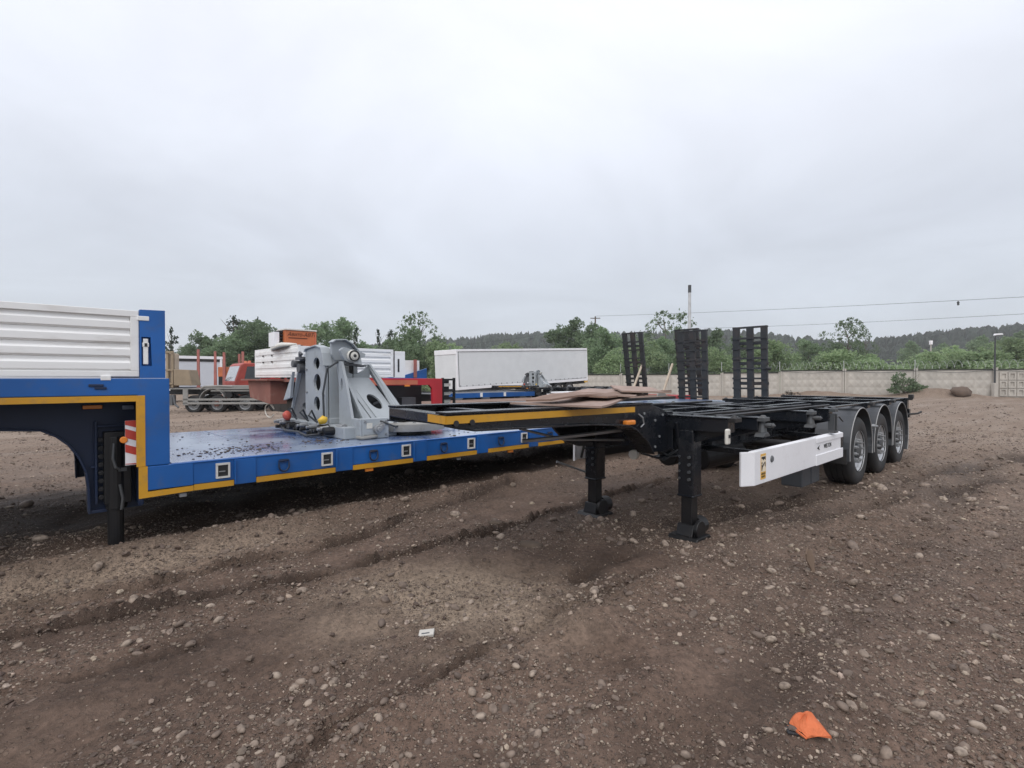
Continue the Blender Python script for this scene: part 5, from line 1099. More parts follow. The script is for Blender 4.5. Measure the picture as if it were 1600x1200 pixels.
m = MB(); m.holed([(6.72, 0.95), (6.74, 1.88), (6.66, 1.88), (6.52, 1.60), (6.26, 0.95)], [ell(6.64, 1.56, .035, .09)], 2.985, 3.02, lambda x, y, t: (t + (x - 6.26) * 0.02, x, y)); m.build('tower_web', 'grey', Gq, bevel=0.004)
MB().box(3.05, 3.4, 6.9, 7.0, 1.0, 1.55).build('gap_shade_sheet', 'ink', Gq)  # black sheet paints the shade in the gap between the towers
m = MB().holed([(2.97, 2.03), (3.02, 2.07), (3.10, 2.05), (3.22, 2.03), (3.33, 1.99), (3.32, 1.94), (3.25, 1.93), (3.22, 1.87), (3.12, 1.86), (3.04, 1.89), (3.0, 1.95)], [], 6.62, 6.70, lambda x, y, t: (x, t, y)); m.build('pivot_bracket', 'grey', Gq, bevel=0.012)
bs = MB().lathe([(0.0, -0.075), (0.04, -0.075), (0.045, -0.06), (0.072, -0.055), (0.082, -0.03), (0.082, 0.0)], (3.14, 6.62, 1.955), 24, closed=False).build('pivot_boss', 'whitelens', Gq, smooth=30)
MB().lathe([(0.0, -0.082), (0.022, -0.08), (0.022, -0.07)], (3.14, 6.62, 1.955), 14, closed=False).build('boss_centre', 'ink', bs); MB().lathe([(0.058, -0.062), (0.078, -0.062), (0.078, -0.052), (0.058, -0.052)], (3.14, 6.62, 1.955), 24).build('boss_ring', 'ink', bs)
m = MB().prism([(2.94, 2.13), (2.98, 2.165), (3.12, 2.175), (3.22, 2.12), (3.32, 2.0), (3.28, 1.90), (3.0, 1.9), (2.95, 1.98)], 6.86, 6.90); m.ribbon([(2.93, 2.14), (2.98, 2.177), (3.12, 2.187), (3.23, 2.13), (3.34, 2.005)], 6.78, 6.92, 0.018); m.build('back_plate', 'grey', Gq, bevel=0.004)
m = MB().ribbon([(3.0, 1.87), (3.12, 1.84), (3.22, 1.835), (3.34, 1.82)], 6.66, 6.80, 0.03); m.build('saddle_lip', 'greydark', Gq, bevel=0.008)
m = MB()
for (s_, w_, z_) in ((3.22, 6.12, 0.99), (3.28, 6.16, 1.02), (3.62, 6.22, 0.97), (3.72, 6.22, 0.96), (2.90, 6.45, 1.0)): m.cyl((s_, w_ - 0.09, z_), (s_, w_ + 0.06, z_), 0.055, n=14); m.cyl((s_, w_ - 0.12, z_), (s_, w_ - 0.09, z_), 0.032, n=10)
m.cyl((3.50, 6.2, 0.97), (3.85, 6.2, 0.97), 0.06, n=14); m.build('pivot_pins', 'steel', Gq, bevel=0.006)
m = MB(); rr_ = random.Random(5)
for w_ in (6.55, 6.72, 6.95, 7.2, 7.45, 7.7, 7.95, 8.2):
    z_ = 0.95 + rr_.uniform(-.03, .03); m.cyl((2.84, w_, z_), (2.66 + rr_.uniform(0, .06), w_, z_), rr_.uniform(.035, .06), n=12); m.cyl((2.66, w_ + 0.05, z_ - 0.02), (2.74, w_ + 0.05, z_ - 0.02), 0.025, n=8)
m.tube([(2.70, 6.6, 0.92), (2.62, 6.9, 0.88), (2.66, 7.3, 0.90), (2.62, 7.7, 0.89), (2.7, 8.1, 0.92)], 0.016, 6); m.build('hydraulic_valves', 'blackmatt', Gq, smooth=40)
m = MB()
for w_ in (6.63, 7.0, 7.34, 8.05, 8.3): m.cyl((2.80, w_, 0.99), (2.69, w_, 0.985), 0.038, 0.03, 10); m.cyl((2.69, w_, 0.985), (2.65, w_, 0.985), 0.022, n=8)
m.build('couplings', 'steel', Gq, bevel=0.004)
def lump(name, mat, c, r, seed):
    v = VAR2[seed] * np.array(r) * (1 + 0.12 * np.sin(ICO2[0][:, :1] * 9 + ICO2[0][:, 1:2] * 7)); me = np_mesh(name, v, ICO2[1], [M[mat]], True); o = bpy.data.objects.new(name, me); COL.objects.link(o); o.parent = Gq; o.location = (c[0] - 3.2, c[1] - 7.2, c[2] - 0.864); return o
lump('red_cap', 'redcap', (2.74, 8.02, 1.09), (.06, .075, .06), 1); lump('yellow_cap', 'yellowcap', (2.76, 6.72, 1.10), (.06, .075, .06), 4)
m = MB().tube([(2.95, 6.12, 0.90), (3.0, 6.08, 0.885), (3.15, 6.07, 0.895), (3.22, 6.09, 0.90)], 0.022, 8); m.build('grab_handle', 'concgrey', Gq, smooth=60)
m = MB()
for k, w_ in enumerate((6.98, 7.3, 7.75)): m.tube([(2.80, w_, 1.04), (2.70, w_ + 0.06, 1.14 + 0.03 * k), (2.78, w_ + 0.16, 1.20), (2.86, w_ + 0.2, 1.06)], 0.013, 6)
m.tube([(2.84, 6.86, 1.1), (2.82, 6.84, 1.45), (2.86, 6.80, 1.78), (3.0, 6.76, 1.88)], 0.014, 6); m.tube([(3.2, 6.2, 1.12), (3.3, 6.08, 1.08), (3.5, 6.10, 1.0), (3.7, 6.2, 1.02)], 0.013, 6); m.build('hoses', 'cable', Gq, smooth=60)
m = MB()
for (w_, z_) in ((7.56, 1.10), (7.56, 1.45), (7.56, 1.78), (6.95, 1.12), (6.95, 1.42)): m.cyl((2.885, w_, z_), (2.86, w_, z_), 0.018, n=6)
for (s_, z_) in ((3.06, 0.91), (3.36, 0.91), (3.06, 1.09), (3.36, 1.09)): m.cyl((s_, 6.105, z_), (s_, 6.085, z_), 0.016, n=6)
m.build('plate_bolts', 'steel', Gq)
# turntable disc
Td = thing('turntable', 'flat round grey turntable plate lying beside the bolster on the blue deck', 'turntable', org=(3.92, 6.5, 0.864))
tt = MB().lathe([(0.0, 0.055), (0.50, 0.055), (0.535, 0.06), (0.54, 0.07), (0.54, 0.158), (0.53, 0.168), (0.0, 0.17)], (3.92, 6.5, 0.864), 48, 'z', False).build('plate', 'concgrey', Td, smooth=35)
MB().lathe([(0.0, 0.0), (0.34, 0.0), (0.34, 0.06), (0.0, 0.06)], (3.92, 6.5, 0.864), 32, 'z', False).build('hub', 'blackmatt', Td, smooth=35)
m = MB()
for i in range(10): a = 2 * PI * i / 10; m.cyl((3.92 + .42 * math.cos(a), 6.5 + .42 * math.sin(a), 1.03), (3.92 + .42 * math.cos(a), 6.5 + .42 * math.sin(a), 1.065), 0.024, n=6)
m.build('plate_bolts', 'steel', tt)
m = MB().box(3.55, 3.9, 6.35, 6.75, 1.033, 1.08); m.cyl((3.75, 6.3, 1.08), (3.75, 6.75, 1.09), 0.05, n=10); m.box(3.95, 4.25, 6.42, 6.62, 1.033, 1.07); m.build('plate_lugs', 'concgrey', tt, bevel=0.01)

# ------------------------------------------------------------------ red low-bed trailer behind
T = thing('red_low_bed_trailer', 'red low-bed trailer with white ribbed boards behind the grey bolster', 'trailer', org=(6, 10.9, 0))
E0, E1 = 9.6, 12.2
ribbed_board(3.54, 5.46, E0, 0.05, 1.67, 2.25, 4).build('side_board', 'white', T, bevel=0.004); ribbed_board(3.54, 5.46, E1 - 0.05, 0.05, 1.67, 2.25, 4).build('side_board', 'white', T)
def ribbed_front():
    m = MB(); m.box(3.50, 3.54, E0, E1, 1.67, 2.27)
    for k in range(4): m.box(3.485, 3.50, E0 + 0.05, E1 - 0.05, 1.72 + k * 0.14, 1.79 + k * 0.14)
    return m
m = MB()
for w_ in (11.0, 11.55):
    for z_ in (2.10, 1.97): m.box(3.478, 3.486, w_, w_ + 0.06, z_, z_ + 0.03)
m.build('board_rivets', 'ink', T)
m = MB().box(5.48, 5.74, E0, E0 + 0.06, 1.66, 2.22); pst = m.build('end_post', 'white', T, bevel=0.006)
MB().box(5.465, 5.485, E0 - 0.006, E0 + 0.0, 1.68, 2.24).build('post_gap', 'ink', pst); MB().box(5.56, 5.60, E0 - 0.006, E0 - 0.001, 1.78, 2.06).build('post_latch', 'ink', pst)
ribbed_front().build('front_board', 'white', T)
MB().box(3.52, 5.75, E0 + 0.06, E1 - 0.06, 1.58, 1.63).build('gooseneck_floor', 'rust', T)
m = MB().prism([(3.6, 1.50), (6.35, 1.50), (6.43, 1.42), (6.45, 1.0), (6.70, 0.98), (6.70, 1.645), (3.6, 1.655)], E0, E0 + 0.07); m.prism([(3.6, 1.50), (6.35, 1.50), (6.45, 1.42), (6.45, 1.0), (6.70, 0.98), (6.70, 1.645), (3.6, 1.655)], E1 - 0.07, E1); m.build('gooseneck_frame', 'red', T, bevel=0.006)
MB().box(3.6, 6.05, E0 - 0.004, E0 + 0.004, 1.515, 1.61).build('faded_stripe', 'salmon', T)
MB().box(5.72, 5.84, E0 - 0.03, E0 - 0.004, 1.475, 1.51).build('marker_lamp', 'amber', T)
MB().box(3.7, 6.5, E0 + 0.55, E1 - 0.55, 0.95, 1.58).build('neck_web', 'blackmatt', T)
m = MB().box(5.9, 6.25, E0 + 0.4, E0 + 0.6, 1.02, 1.22); m.lathe([(0.10, 0), (0.13, 0.02), (0.10, 0.04)], (5.7, E0 + 0.45, 1.12), 16); m.tube([(5.2, E0 + .4, 1.1), (5.5, E0 + .38, 1.22), (5.8, E0 + .4, 1.05)], 0.03, 6); m.build('neck_gear', 'greydark', T)
m = MB().prism([(10.55, 1.60), (12.0, 1.60), (11.85, 1.24), (10.55, 1.14)], 3.3, 3.62, 'x'); m.build('rusty_step', 'rust', T, bevel=0.01)
MB().box(3.2, 3.5, 10.4, 12.15, 1.605, 1.635).build('step_plate', 'rust', T)
m = MB().tube([(3.4, 11.2, 1.25)] + [(3.4, 10.9 + 0.28 * math.cos(a), 1.0 + 0.14 * math.sin(a)) for a in np.linspace(2.8, -2.6, 14)], 0.012, 5); m.build('hose_loop', 'whitelens', T)
m = MB()
for s_ in (6.78, 7.10): m.box(s_, s_ + 0.04, E0 + 0.1, E0 + 0.16, 0.98, 1.66)
for z_ in (1.0, 1.18, 1.36, 1.60): m.box(6.78, 7.14, E0 + 0.1, E0 + 0.16, z_, z_ + 0.04)
m.box(6.8, 7.1, E0 + 0.3, E0 + 0.34, 1.0, 1.64); rk = m.build('rack', 'blackmatt', T)
m = MB()
for z_ in (1.08, 1.26, 1.46): m.box(6.86, 7.05, E0 + 0.17, E0 + 0.28, z_, z_ + 0.07)
m.build('rack_cans', 'whitelens', rk)
m = MB().box(6.7, 17.9, E0, E0 + 0.06, 0.88, 1.0); m.box(6.7, 17.9, E1 - 0.06, E1, 0.88, 1.0); m.box(6.7, 17.9, E0 + 0.8, E0 + 1.0, 0.5, 0.9); m.box(6.7, 17.9, E1 - 1.0, E1 - 0.8, 0.5, 0.9); m.build('deck_rail', 'blackmatt', T)
rgp = random.Random(8)
for i in range(12):
    for j in range(2):
        y0 = E0 + 0.07 + i * 0.205; s0 = 6.72 if j == 0 else 12.3
        MB().box(s0 + rgp.uniform(0, .04), s0 + 5.52, y0, y0 + 0.195, 0.955, 1.0 + rgp.uniform(-.006, .012)).build('deck_plank', 'wood', T)
for s_ in (13.4, 14.7, 16.0):
    wheel(T, s_, E0 + 0.1, 0.40, 0.40, 0.5, -1, 0.25, 0.08); wheel(T, s_, E1 - 0.1, 0.40, 0.40, 0.5, 1, 0.25, 0.08)
m = MB().box(16.9, 17.95, E0 - 0.01, E0 + 0.3, 0.72, 1.02); m.box(17.85, 17.95, E0 + 0.3, E1, 0.7, 1.02); m.build('rear_beam', 'red', T, bevel=0.01)
ramp(T, 18.0, 11.95, 0.95, 1.0, 3.5, -0.16, 'oblique dark ramp with a pale strut'); ramp(T, 18.2, 9.70, 0.95, 1.0, 3.5, -0.16)
for y in (11.55, 10.2): MB().tube([(17.0, y, 1.05), (17.85, y + 0.08, 2.2)], 0.045, 8).build('ramp_strut', 'cream', T)
# warped plywood sheets lying on the neck of the black chassis
spots = [(4.30, 3.42, 2.5, .80, 24, 1.424, 0.4, 'ply', 'broad pale plywood sheet lowest on the chassis neck'), (5.05, 3.70, 2.4, .65, 31, 1.450, 1.2, 'ply', 'pinkish plywood sheet sticking out over the crossmember'), (4.85, 3.32, 2.2, .34, 15, 1.474, 0.6, 'wood', 'narrow brown plank lying across the plywood'), (5.25, 3.50, 1.8, .50, 40, 1.500, 2.0, 'ply', 'short warped sheet on top of the plywood heap'), (4.00, 3.22, 1.7, .28, 9, 1.452, -0.5, 'wood', 'thin brown plank nearest the yellow strip'), (5.45, 4.05, 1.9, .45, 22, 1.475, 1.5, 'ply', 'pale sheet at the far edge of the plywood heap')]
for (s_, w_, ln, wd_, deg, z_, tl_, mt, lb) in spots:
    r = thing('plywood_sheet' if mt == 'ply' else 'loose_plank', lb, 'board', org=(s_, w_, z_), group='boards heaped on the chassis neck'); r.rotation_euler = (R(tl_), R(rgp.uniform(-0.8, 0.2)), ANG + R(deg))
    m = MB(); nx_ = 8; amp = rgp.uniform(0.004, 0.02); ph = rgp.uniform(0, 6); top_ = []; n_ = nx_ + 1
    for k in range(n_):
        x_ = -ln / 2 + ln * k / nx_; zz = amp * (1 + math.sin(ph + k * 0.8)); jag = rgp.uniform(-.02, .02)
        top_ += [(s_ + x_ + (jag if k in (0, nx_) else 0), w_ - wd_ / 2, z_ + zz), (s_ + x_, w_ + wd_ / 2, z_ + zz + amp * math.sin(ph * 2 + k))]
    m.add([(a, b, c + 0.016) for a, b, c in top_] + top_, [(2 * k, 2 * k + 2, 2 * k + 3, 2 * k + 1) for k in range(nx_)] + [(2 * n_ + 2 * k, 2 * n_ + 2 * k + 1, 2 * n_ + 2 * k + 3, 2 * n_ + 2 * k + 2) for k in range(nx_)] + [(2 * k, 2 * n_ + 2 * k, 2 * n_ + 2 * k + 2, 2 * k + 2) for k in range(nx_)] + [(2 * k + 1, 2 * k + 3, 2 * n_ + 2 * k + 3, 2 * n_ + 2 * k + 1) for k in range(nx_)] + [(0, 1, 2 * n_ + 1, 2 * n_), (2 * nx_, 2 * n_ + 2 * nx_, 2 * n_ + 2 * nx_ + 1, 2 * nx_ + 1)])
    m.build('sheet', mt, r)
r = thing('white_sheet', 'flat white panel lying on the red trailer deck behind the plywood heap', 'panel', org=(14.2, 12.0, 1.1)); MB().box(13.4, 16.6, 11.7, 12.5, 1.12, 1.17).build('sheet', 'whiteclean', r, bevel=0.004); MB().box(15.0, 16.7, 11.66, 11.7, 1.09, 1.115).build('sheet_edge', 'ink', r)
r = thing('drum_lid', 'round pale disc leaning at the red rear beam', 'disc', org=(16.6, 10.0, 0.8)); MB().lathe([(0.0, -0.03), (0.30, -0.03), (0.33, 0.0), (0.30, 0.03), (0.0, 0.03)], (16.6, 10.0, 0.9), 26, closed=False).build('disc', 'concgrey', r, smooth=40)
# orange sign cabinet standing on the gooseneck
q = thing('sign_cabinet', 'orange box with dark lettering standing above the white trailer boards', 'cabinet', org=(3.9, 10.5, 1.63))
def swz(px, py, w):
    u = (px - 800) / 800; t = w / (-DY * u + DX); return t * (DX * u + DY), CAMH - t * (py - 591) / 800
sA, zA = swz(446, 541, 10.5); sB, zB = swz(494, 517, 10.5)
m = MB().box(sA, sB, 10.5, 10.95, zA, zB - 0.02); cbx = m.build('cabinet_body', 'orange', q, bevel=0.008)
MB().box(sA - 0.015, sB + 0.015, 10.48, 10.97, zB - 0.018, zB + 0.01).build('lid', 'whitelens', q, bevel=0.004); MB().box(sB - 0.03, sB + 0.004, 10.490, 10.499, zA, zB - 0.03).build('edge_strip', 'salmon', q)
MB().box(sA - 0.17, sA - 0.08, 10.6, 10.95, zA, zB - 0.06).build('side_panel', 'whiteclean', q)
m = MB()
for k in range(5): m.box(sA - 0.08, sA - 0.006, 10.62, 10.9, zA + 0.02 + k * 0.065, zA + 0.055 + k * 0.065)
m.build('cooling_fins', 'ink', q)
m = MB()
for s_ in (sA + 0.05, sB - 0.1):
    for w_ in (10.52, 10.88): m.box(s_, s_ + 0.06, w_, w_ + 0.06, 1.63, zA)
m.build('stand_legs', 'blackmatt', q)
rot = Matrix.Rotation(R(90), 4, 'X')
cx_ = (sA + sB) / 2
text('lettering', 'Авито-АВТО', 0.105, 'brownink', cbx, Matrix.Translation((cx_ + 0.03 - 3.9, -0.006, zB - 0.10 - 1.63)) @ rot, 0.35, sx=0.95)
MB().box(sA + 0.06, sB - 0.18, 10.493, 10.499, zA + 0.165, zA + 0.182).build('print_line', 'brownink', cbx); MB().box(cx_ - 0.04, cx_ + 0.04, 10.493, 10.499, zA + 0.02, zA + 0.035).build('print_mark', 'brownink', cbx)
# crumpled pale tarp on the gooseneck front
q2 = thing('tarp_roll', 'crumpled pale tarp roll lying on the white boards below the orange box', 'tarp', org=(3.6, 10.2, 1.63))
MB().tube([(3.52, 11.15, 2.30), (3.50, 11.0, 2.24), (3.46, 10.75, 2.26), (3.47, 10.4, 2.30), (3.52, 10.0, 2.29), (3.52, 9.75, 2.285)], [0.02, 0.05, 0.06, 0.055, 0.035, 0.015], 8).build('roll', 'whitelens', q2, smooth=60); MB().tube([(3.46, 10.95, 2.235), (3.42, 10.7, 2.215), (3.43, 10.3, 2.25), (3.47, 10.0, 2.26)], [0.012, 0.03, 0.028, 0.012], 7).build('dark_fold', 'greydark', q2, smooth=60)

# ------------------------------------------------------------------ white curtain-side trailer
cur = thing('curtain_trailer', 'long white curtain-sided semi-trailer standing nose down behind the yard', 'trailer', org=(20.4, 27.4, 0))
cur.rotation_euler = (0, R(-2.6), ANG)
s0, s1, w0, w1, zb, zt = 20.4, 34.0, 27.4, 29.95, 0.86, 3.55
m = MB().box(s0 + 0.12, s1 - 0.03, w0 + 0.02, w0 + 0.05, zb + 0.22, zt - 0.14); m.build('curtain', 'curtain', cur)
m = MB().box(s0, s0 + 0.12, w0, w0 + 0.10, zb, zt); m.box(s1 - 0.06, s1, w0, w0 + 0.08, zb, zt); m.box(s0, s1, w0 - 0.01, w0 + 0.06, zt - 0.14, zt + 0.02); m.box(s0, s1, w0 - 0.005, w0 + 0.05, zb, zb + 0.20); m.build('frame', 'whiteclean', cur, bevel=0.01)
m = MB()
for i in range(26): m.box(s0 + 0.25 + i * 0.52, s0 + 0.29 + i * 0.52, w0 + 0.005, w0 + 0.02, zb + 0.17, zb + 0.30)
m.build('strap_buckles', 'greydark', cur)
m = MB().box(s0 + 0.1, s1, w0 - 0.014, w0 - 0.01, zt - 0.15, zt - 0.13); m.box(s0 + 0.14, s0 + 0.165, w0 + 0.0, w0 + 0.015, zb + 0.2, zt - 0.15); m.box(s1 - 4.2, s1 - 0.4, w0 - 0.012, w0 - 0.006, zb + 0.22, zb + 0.235); m.build('seams', 'ink', cur)
m = MB().box(s0, s0 + 0.05, w0 + 0.10, w1, zb, zt - 0.32); m.build('front_wall', 'curtain', cur); m = MB().box(s0 - 0.03, s0 + 0.05, w0 + 0.02, w1, zt - 0.31, zt + 0.02); m.build('roof_cap', 'whiteclean', cur, bevel=0.02)
MB().box(s0 + 0.05, s1 - 0.02, w0 + 0.06, w1, zt - 0.05, zt + 0.0).build('roof', 'curtain', cur); MB().box(s0 + 0.05, s1, w1 - 0.05, w1, zb, zt - 0.05).build('far_side', 'curtain', cur); MB().box(s1 - 0.05, s1 - 0.02, w0 + 0.08, w1 - 0.05, zb, zt - 0.05).build('rear_doors', 'curtain', cur)
MB().box(s0 + 0.1, s1, w0 + 0.3, w1 - 0.3, zb - 0.25, zb).build('chassis', 'blackmatt', cur); o = MB().box(s1 - 0.5, s1 - 0.05, w0 - 0.02, w0, zb - 0.15, zb - 0.02).build('tail_marker', 'stickery', cur)
for s_ in (29.0, 30.35, 31.7): wheel(cur, s_, w0 + 0.02, 0.35, 0.5, 0.38, -1)
m = MB()
for w_ in (w0 + 0.4, w1 - 0.5): m.box(s0 + 2.2, s0 + 2.35, w_, w_ + 0.12, -0.15, zb)
m.build('landing_leg', 'blackmatt', cur)
# small grey bolster on the chassis in front of it
mini = copy_tree(Gq); x, y = S2X(17.6, 17.4); mini.location = (x, y, 1.22); mini.scale = (0.62, 0.62, 0.62); mini['label'] = 'small grey bolster standing on the black chassis before the white curtain trailer'
# blue trailer deck glimpsed behind the red post
q = thing('far_blue_trailer', 'blue low trailer rail glimpsed between the red post and the black chassis', 'trailer', org=(12, 14.2, 0))
m = MB().box(9.3, 14.0, 13.9, 13.97, 0.98, 1.14); m.build('side_rail', 'blue', q); MB().box(9.3, 14.0, 13.97, 15.6, 1.09, 1.13).build('deck', 'blackmatt', q)
m = MB()
for s_ in (11.3, 12.4): m.box(s_, s_ + 0.10, 13.88, 13.9, 1.0, 1.14)
m.build('stake_pocket', 'white', q)
m = MB().box(9.4, 9.7, 14.0, 15.4, 0.0, 1.09); m.box(13.0, 13.3, 14.0, 15.4, -0.1, 1.09); m.build('trestle', 'blackmatt', q)
q = thing('blue_fronted_trailer', 'white board and bright blue headrail of a trailer showing past the red trailer boards', 'trailer', org=(8.2, 16.0, 0))
sE, zE = swz(631, 565, 15.2); sF, zF = swz(661, 590, 15.2)
MB().box(sE - 1.4, sF - 0.15, 15.2, 15.26, zF, zE + 0.05).build('side_board', 'white', q); MB().prism([(sE - 1.0, zF - 0.05), (sF + 0.1, zF - 0.05), (sF + 0.1, zF + 0.32), (sE, zF + 0.08)], 15.12, 15.19).build('headrail', 'blue', q); MB().box(sE - 1.4, sF, 15.3, 17.4, zF - 0.2, zF - 0.05).build('floor', 'blackmatt', q)
sG, zG = swz(645, 562, 15.25); MB().box(sG - 0.05, sG + 0.06, 15.08, 15.12, zF, zG).build('stake', 'stake', q); m = MB().box(sE - 1.3, sE - 1.0, 15.4, 17.2, 0, zF - 0.2); m.box(sF - 0.4, sF - 0.1, 15.4, 17.2, 0, zF - 0.2); m.build('trestle', 'blackmatt', q)

# ------------------------------------------------------------------ vehicles behind the blue post
# white box trailer
q = thing('box_trailer', 'pale box trailer with white roof edge at the far left behind the red stakes', 'trailer', org=(9.9, 42.5, 0))
m = MB().box(-4, 9.9, 42.5, 45.0, 1.05, 3.05); m.build('box_side', 'greywhite', q); m = MB().box(-4, 9.95, 42.42, 45.05, 3.05, 3.25); m.box(9.78, 9.93, 42.44, 42.6, 1.0, 3.05); m.build('roof_edge', 'whiteclean', q); MB().box(-4, 9.8, 42.46, 42.5, 2.86, 3.04).build('roof_shadow_strip', 'ink', q)  # black strip under the roof edge drawn as its shadow
m = MB().box(-4, 9.8, 42.6, 44.9, 0.55, 1.04); m.build('underframe', 'blueshaded', q); MB().box(-4, 9.8, 42.44, 42.5, 0.78, 0.88).build('guard_rail', 'whiteclean', q)
for s_ in (3.0, 6.2): wheel(q, s_, 42.55, 0.42, 0.48, 0.36, -1)
# timber trailer with red stakes and orange crate
q = thing('timber_trailer', 'timber trailer with upright red stakes behind the red cab', 'trailer', loc=(-17.6, 31.5, 0), rot=R(6))
m = MB().box(-3.2, 3.4, 0.2, 0.4, 0.75, 1.0); m.box(-3.2, 3.4, 1.8, 2.0, 0.75, 1.0); m.build('frame', 'blackmatt', q)
for x_, zt_ in ((-1.62, 3.42), (-0.12, 3.25), (0.98, 3.3)):
    for y_ in (0.0, 2.2): MB().prism([(x_ - 0.085, 1.0), (x_ + 0.085, 1.0), (x_ + 0.06, zt_), (x_ - 0.06, zt_)], y_, y_ + 0.10).build('stake', 'stake', q)
    MB().box(x_ - 0.12, x_ + 0.12, 0.0, 2.3, 0.98, 1.10).build('bunk', 'stake', q)
MB().box(-0.52, 0.02, 0.12, 0.5, 1.75, 2.35).build('orange_box', 'orange', q, bevel=0.02); MB().box(-0.5, -0.1, 0.15, 0.45, 1.10, 1.75).build('box_stand', 'blackmatt', q)
for x_ in (-1.2, 1.9):
    wheel(q, x_, 0.05, 0.48, 0.48, 0.3, -1); wheel(q, x_, 2.2, 0.48, 0.48, 0.3, 1)
# beige flatbed truck
q = thing('beige_flatbed_truck', 'muddy beige flatbed truck with bare grey rails beside the blue post', 'truck', loc=(-13.9, 24.6, 0), rot=R(4))
m = MB()
for x_ in (-2.62, -2.40): m.box(x_, x_ + 0.09, 0.05, 0.15, 1.2, 2.95)
for z_ in (1.35, 2.0, 2.85): m.box(-2.7, -2.3, 0.02, 0.12, z_, z_ + 0.09)
m.build('headboard_frame', 'tan', q, bevel=0.01)
MB().box(-2.75, -2.30, 0.2, 0.55, 1.2, 2.85).build('headboard_box', 'cream', q, bevel=0.03); m = MB().prism([(-2.25, 1.30), (-1.40, 1.30), (-1.57, 2.05), (-2.25, 2.08)], -0.02, 0.8); m.build('mud_guard_plate', 'tan', q, bevel=0.02)
m = MB().box(-2.7, 3.0, 0.5, 0.68, 0.86, 1.12); m.box(-2.7, 3.0, 1.6, 1.78, 0.86, 1.12); m.box(-2.7, 2.9, 0.45, 1.9, 1.12, 1.17); m.build('chassis', 'blackmatt', q)
m = MB().box(-2.6, 2.9, 0.10, 0.16, 1.12, 1.18); m.box(-0.6, 2.9, 0.08, 0.14, 1.02, 1.07); m.tube([(-1.1, 0.1, 1.12), (-0.9, 0.1, 1.25), (-0.2, 0.1, 1.28), (0.4, 0.12, 1.25)], 0.05, 6); m.box(-1.0, 1.2, 0.3, 1.5, 1.17, 1.30); m.build('bed_rails', 'concgrey', q)
m = MB().box(-1.85, 2.75, 0.0, 0.05, 0.40, 0.50); m.box(-1.85, 2.75, 0.0, 0.05, 0.58, 0.68); m.box(-1.85, -1.62, 0.0, 0.06, 0.36, 1.12); m.box(2.4, 2.5, 0.0, 0.05, 0.4, 1.1); m.build('side_rails', 'concgrey', q, bevel=0.006)
m = MB().ribbon(arc(-0.55, 0.55, 0.60, 0.1 * PI, 0.95 * PI, 12), 0.1, 0.5, 0.03); m.build('mudguard', 'concgrey', q)
for x_ in (-1.45, -0.35, 0.95, 2.45): wheel(q, x_, 0.18, 0.40, 0.43, 0.32, -1, 0.27, 0.04); wheel(q, x_, 2.1, 0.40, 0.43, 0.32, 1, 0.27, 0.04)
m = MB().cyl((-0.35, 0.1, 0.42), (-0.35, 0.17, 0.42), 0.13, n=14); m.build('red_hub', 'rust', q)
m = MB().box(-2.75, -2.35, 0.05, 0.35, 0.35, 0.85); m.tube([(-2.3, 0.05, 0.85), (-2.22, 0.02, 0.4), (-2.05, 0.03, 0.25)], 0.05, 6); m.build('step_box', 'greydark', q); MB().cyl((0.25, 0.05, 0.85), (0.25, 0.35, 0.85), 0.16, n=14).build('air_tank', 'blackmatt', q)
# red-cab truck
q = thing('red_cab_truck', 'red truck with pale windscreen parked behind the beige flatbed', 'truck', loc=(-14.35, 28.3, 0), rot=R(-138))
cabp = [(1.15, 1.0), (1.15, 1.45), (0.85, 2.36), (0.70, 2.46), (-0.75, 2.46), (-0.85, 2.40), (-0.85, 1.0)]
m = MB().prism(cabp, -1.1, 1.1); cabo = m.build('cab', 'redcab', q, bevel=0.05)
def onfront(a, b, off): 
    p0, p1 = Vector((1.15, 1.45)), Vector((0.85, 2.36)); d_ = (p1 - p0); n_ = Vector((d_.y, -d_.x)).normalized(); c0 = p0 + d_ * a + n_ * off; c1 = p0 + d_ * b + n_ * off; return [tuple(c0), tuple(c1), tuple(c1 - n_ * 0.03), tuple(c0 - n_ * 0.03)]
MB().prism(onfront(0.06, 0.93, 0.012), -0.98, 0.98).build('windscreen', 'glasspale', cabo); MB().tube([(1.19, -0.7, 1.52), (1.14, -0.2, 1.66), (1.12, 0.3, 1.72)], 0.012, 5).build('wiper', 'ink', cabo)
for sg in (-1, 1): m = MB().prism([(0.70, 1.55), (0.55, 2.28), (-0.6, 2.28), (-0.6, 1.55)], sg * 1.105 - 0.01, sg * 1.105 + 0.01); m.build('side_window', 'glassdark', cabo); MB().prism([(0.98, 1.0), (0.95, 1.5), (0.68, 2.36), (-0.70, 2.36), (-0.70, 1.0)], sg * 1.1 - 0.006, sg * 1.1 + 0.006).build('door', 'redcab', cabo)
m = MB().box(0.9, 1.25, -1.15, 1.15, 0.55, 0.98); m.build('bumper', 'salmon', q, bevel=0.03); m = MB().cyl((0.3, -0.1, 2.46), (0.3, -0.1, 2.6), 0.12, 0.08, 12); m.cyl((0.3, 0.6, 2.46), (0.3, 0.6, 2.6), 0.09, 0.06, 12); m.build('roof_beacon', 'salmon', q)
for y_ in (-0.85, 0.85): MB().cyl((1.25, y_, 0.78), (1.27, y_, 0.78), 0.10, n=14).build('headlight', 'whitelens', q)
m = MB().box(-4.2, 0.9, -0.5, -0.3, 0.65, 0.95); m.box(-4.2, 0.9, 0.3, 0.5, 0.65, 0.95); m.box(-4.2, -0.9, -1.0, 1.0, 0.96, 1.12); m.build('chassis', 'rust', q)
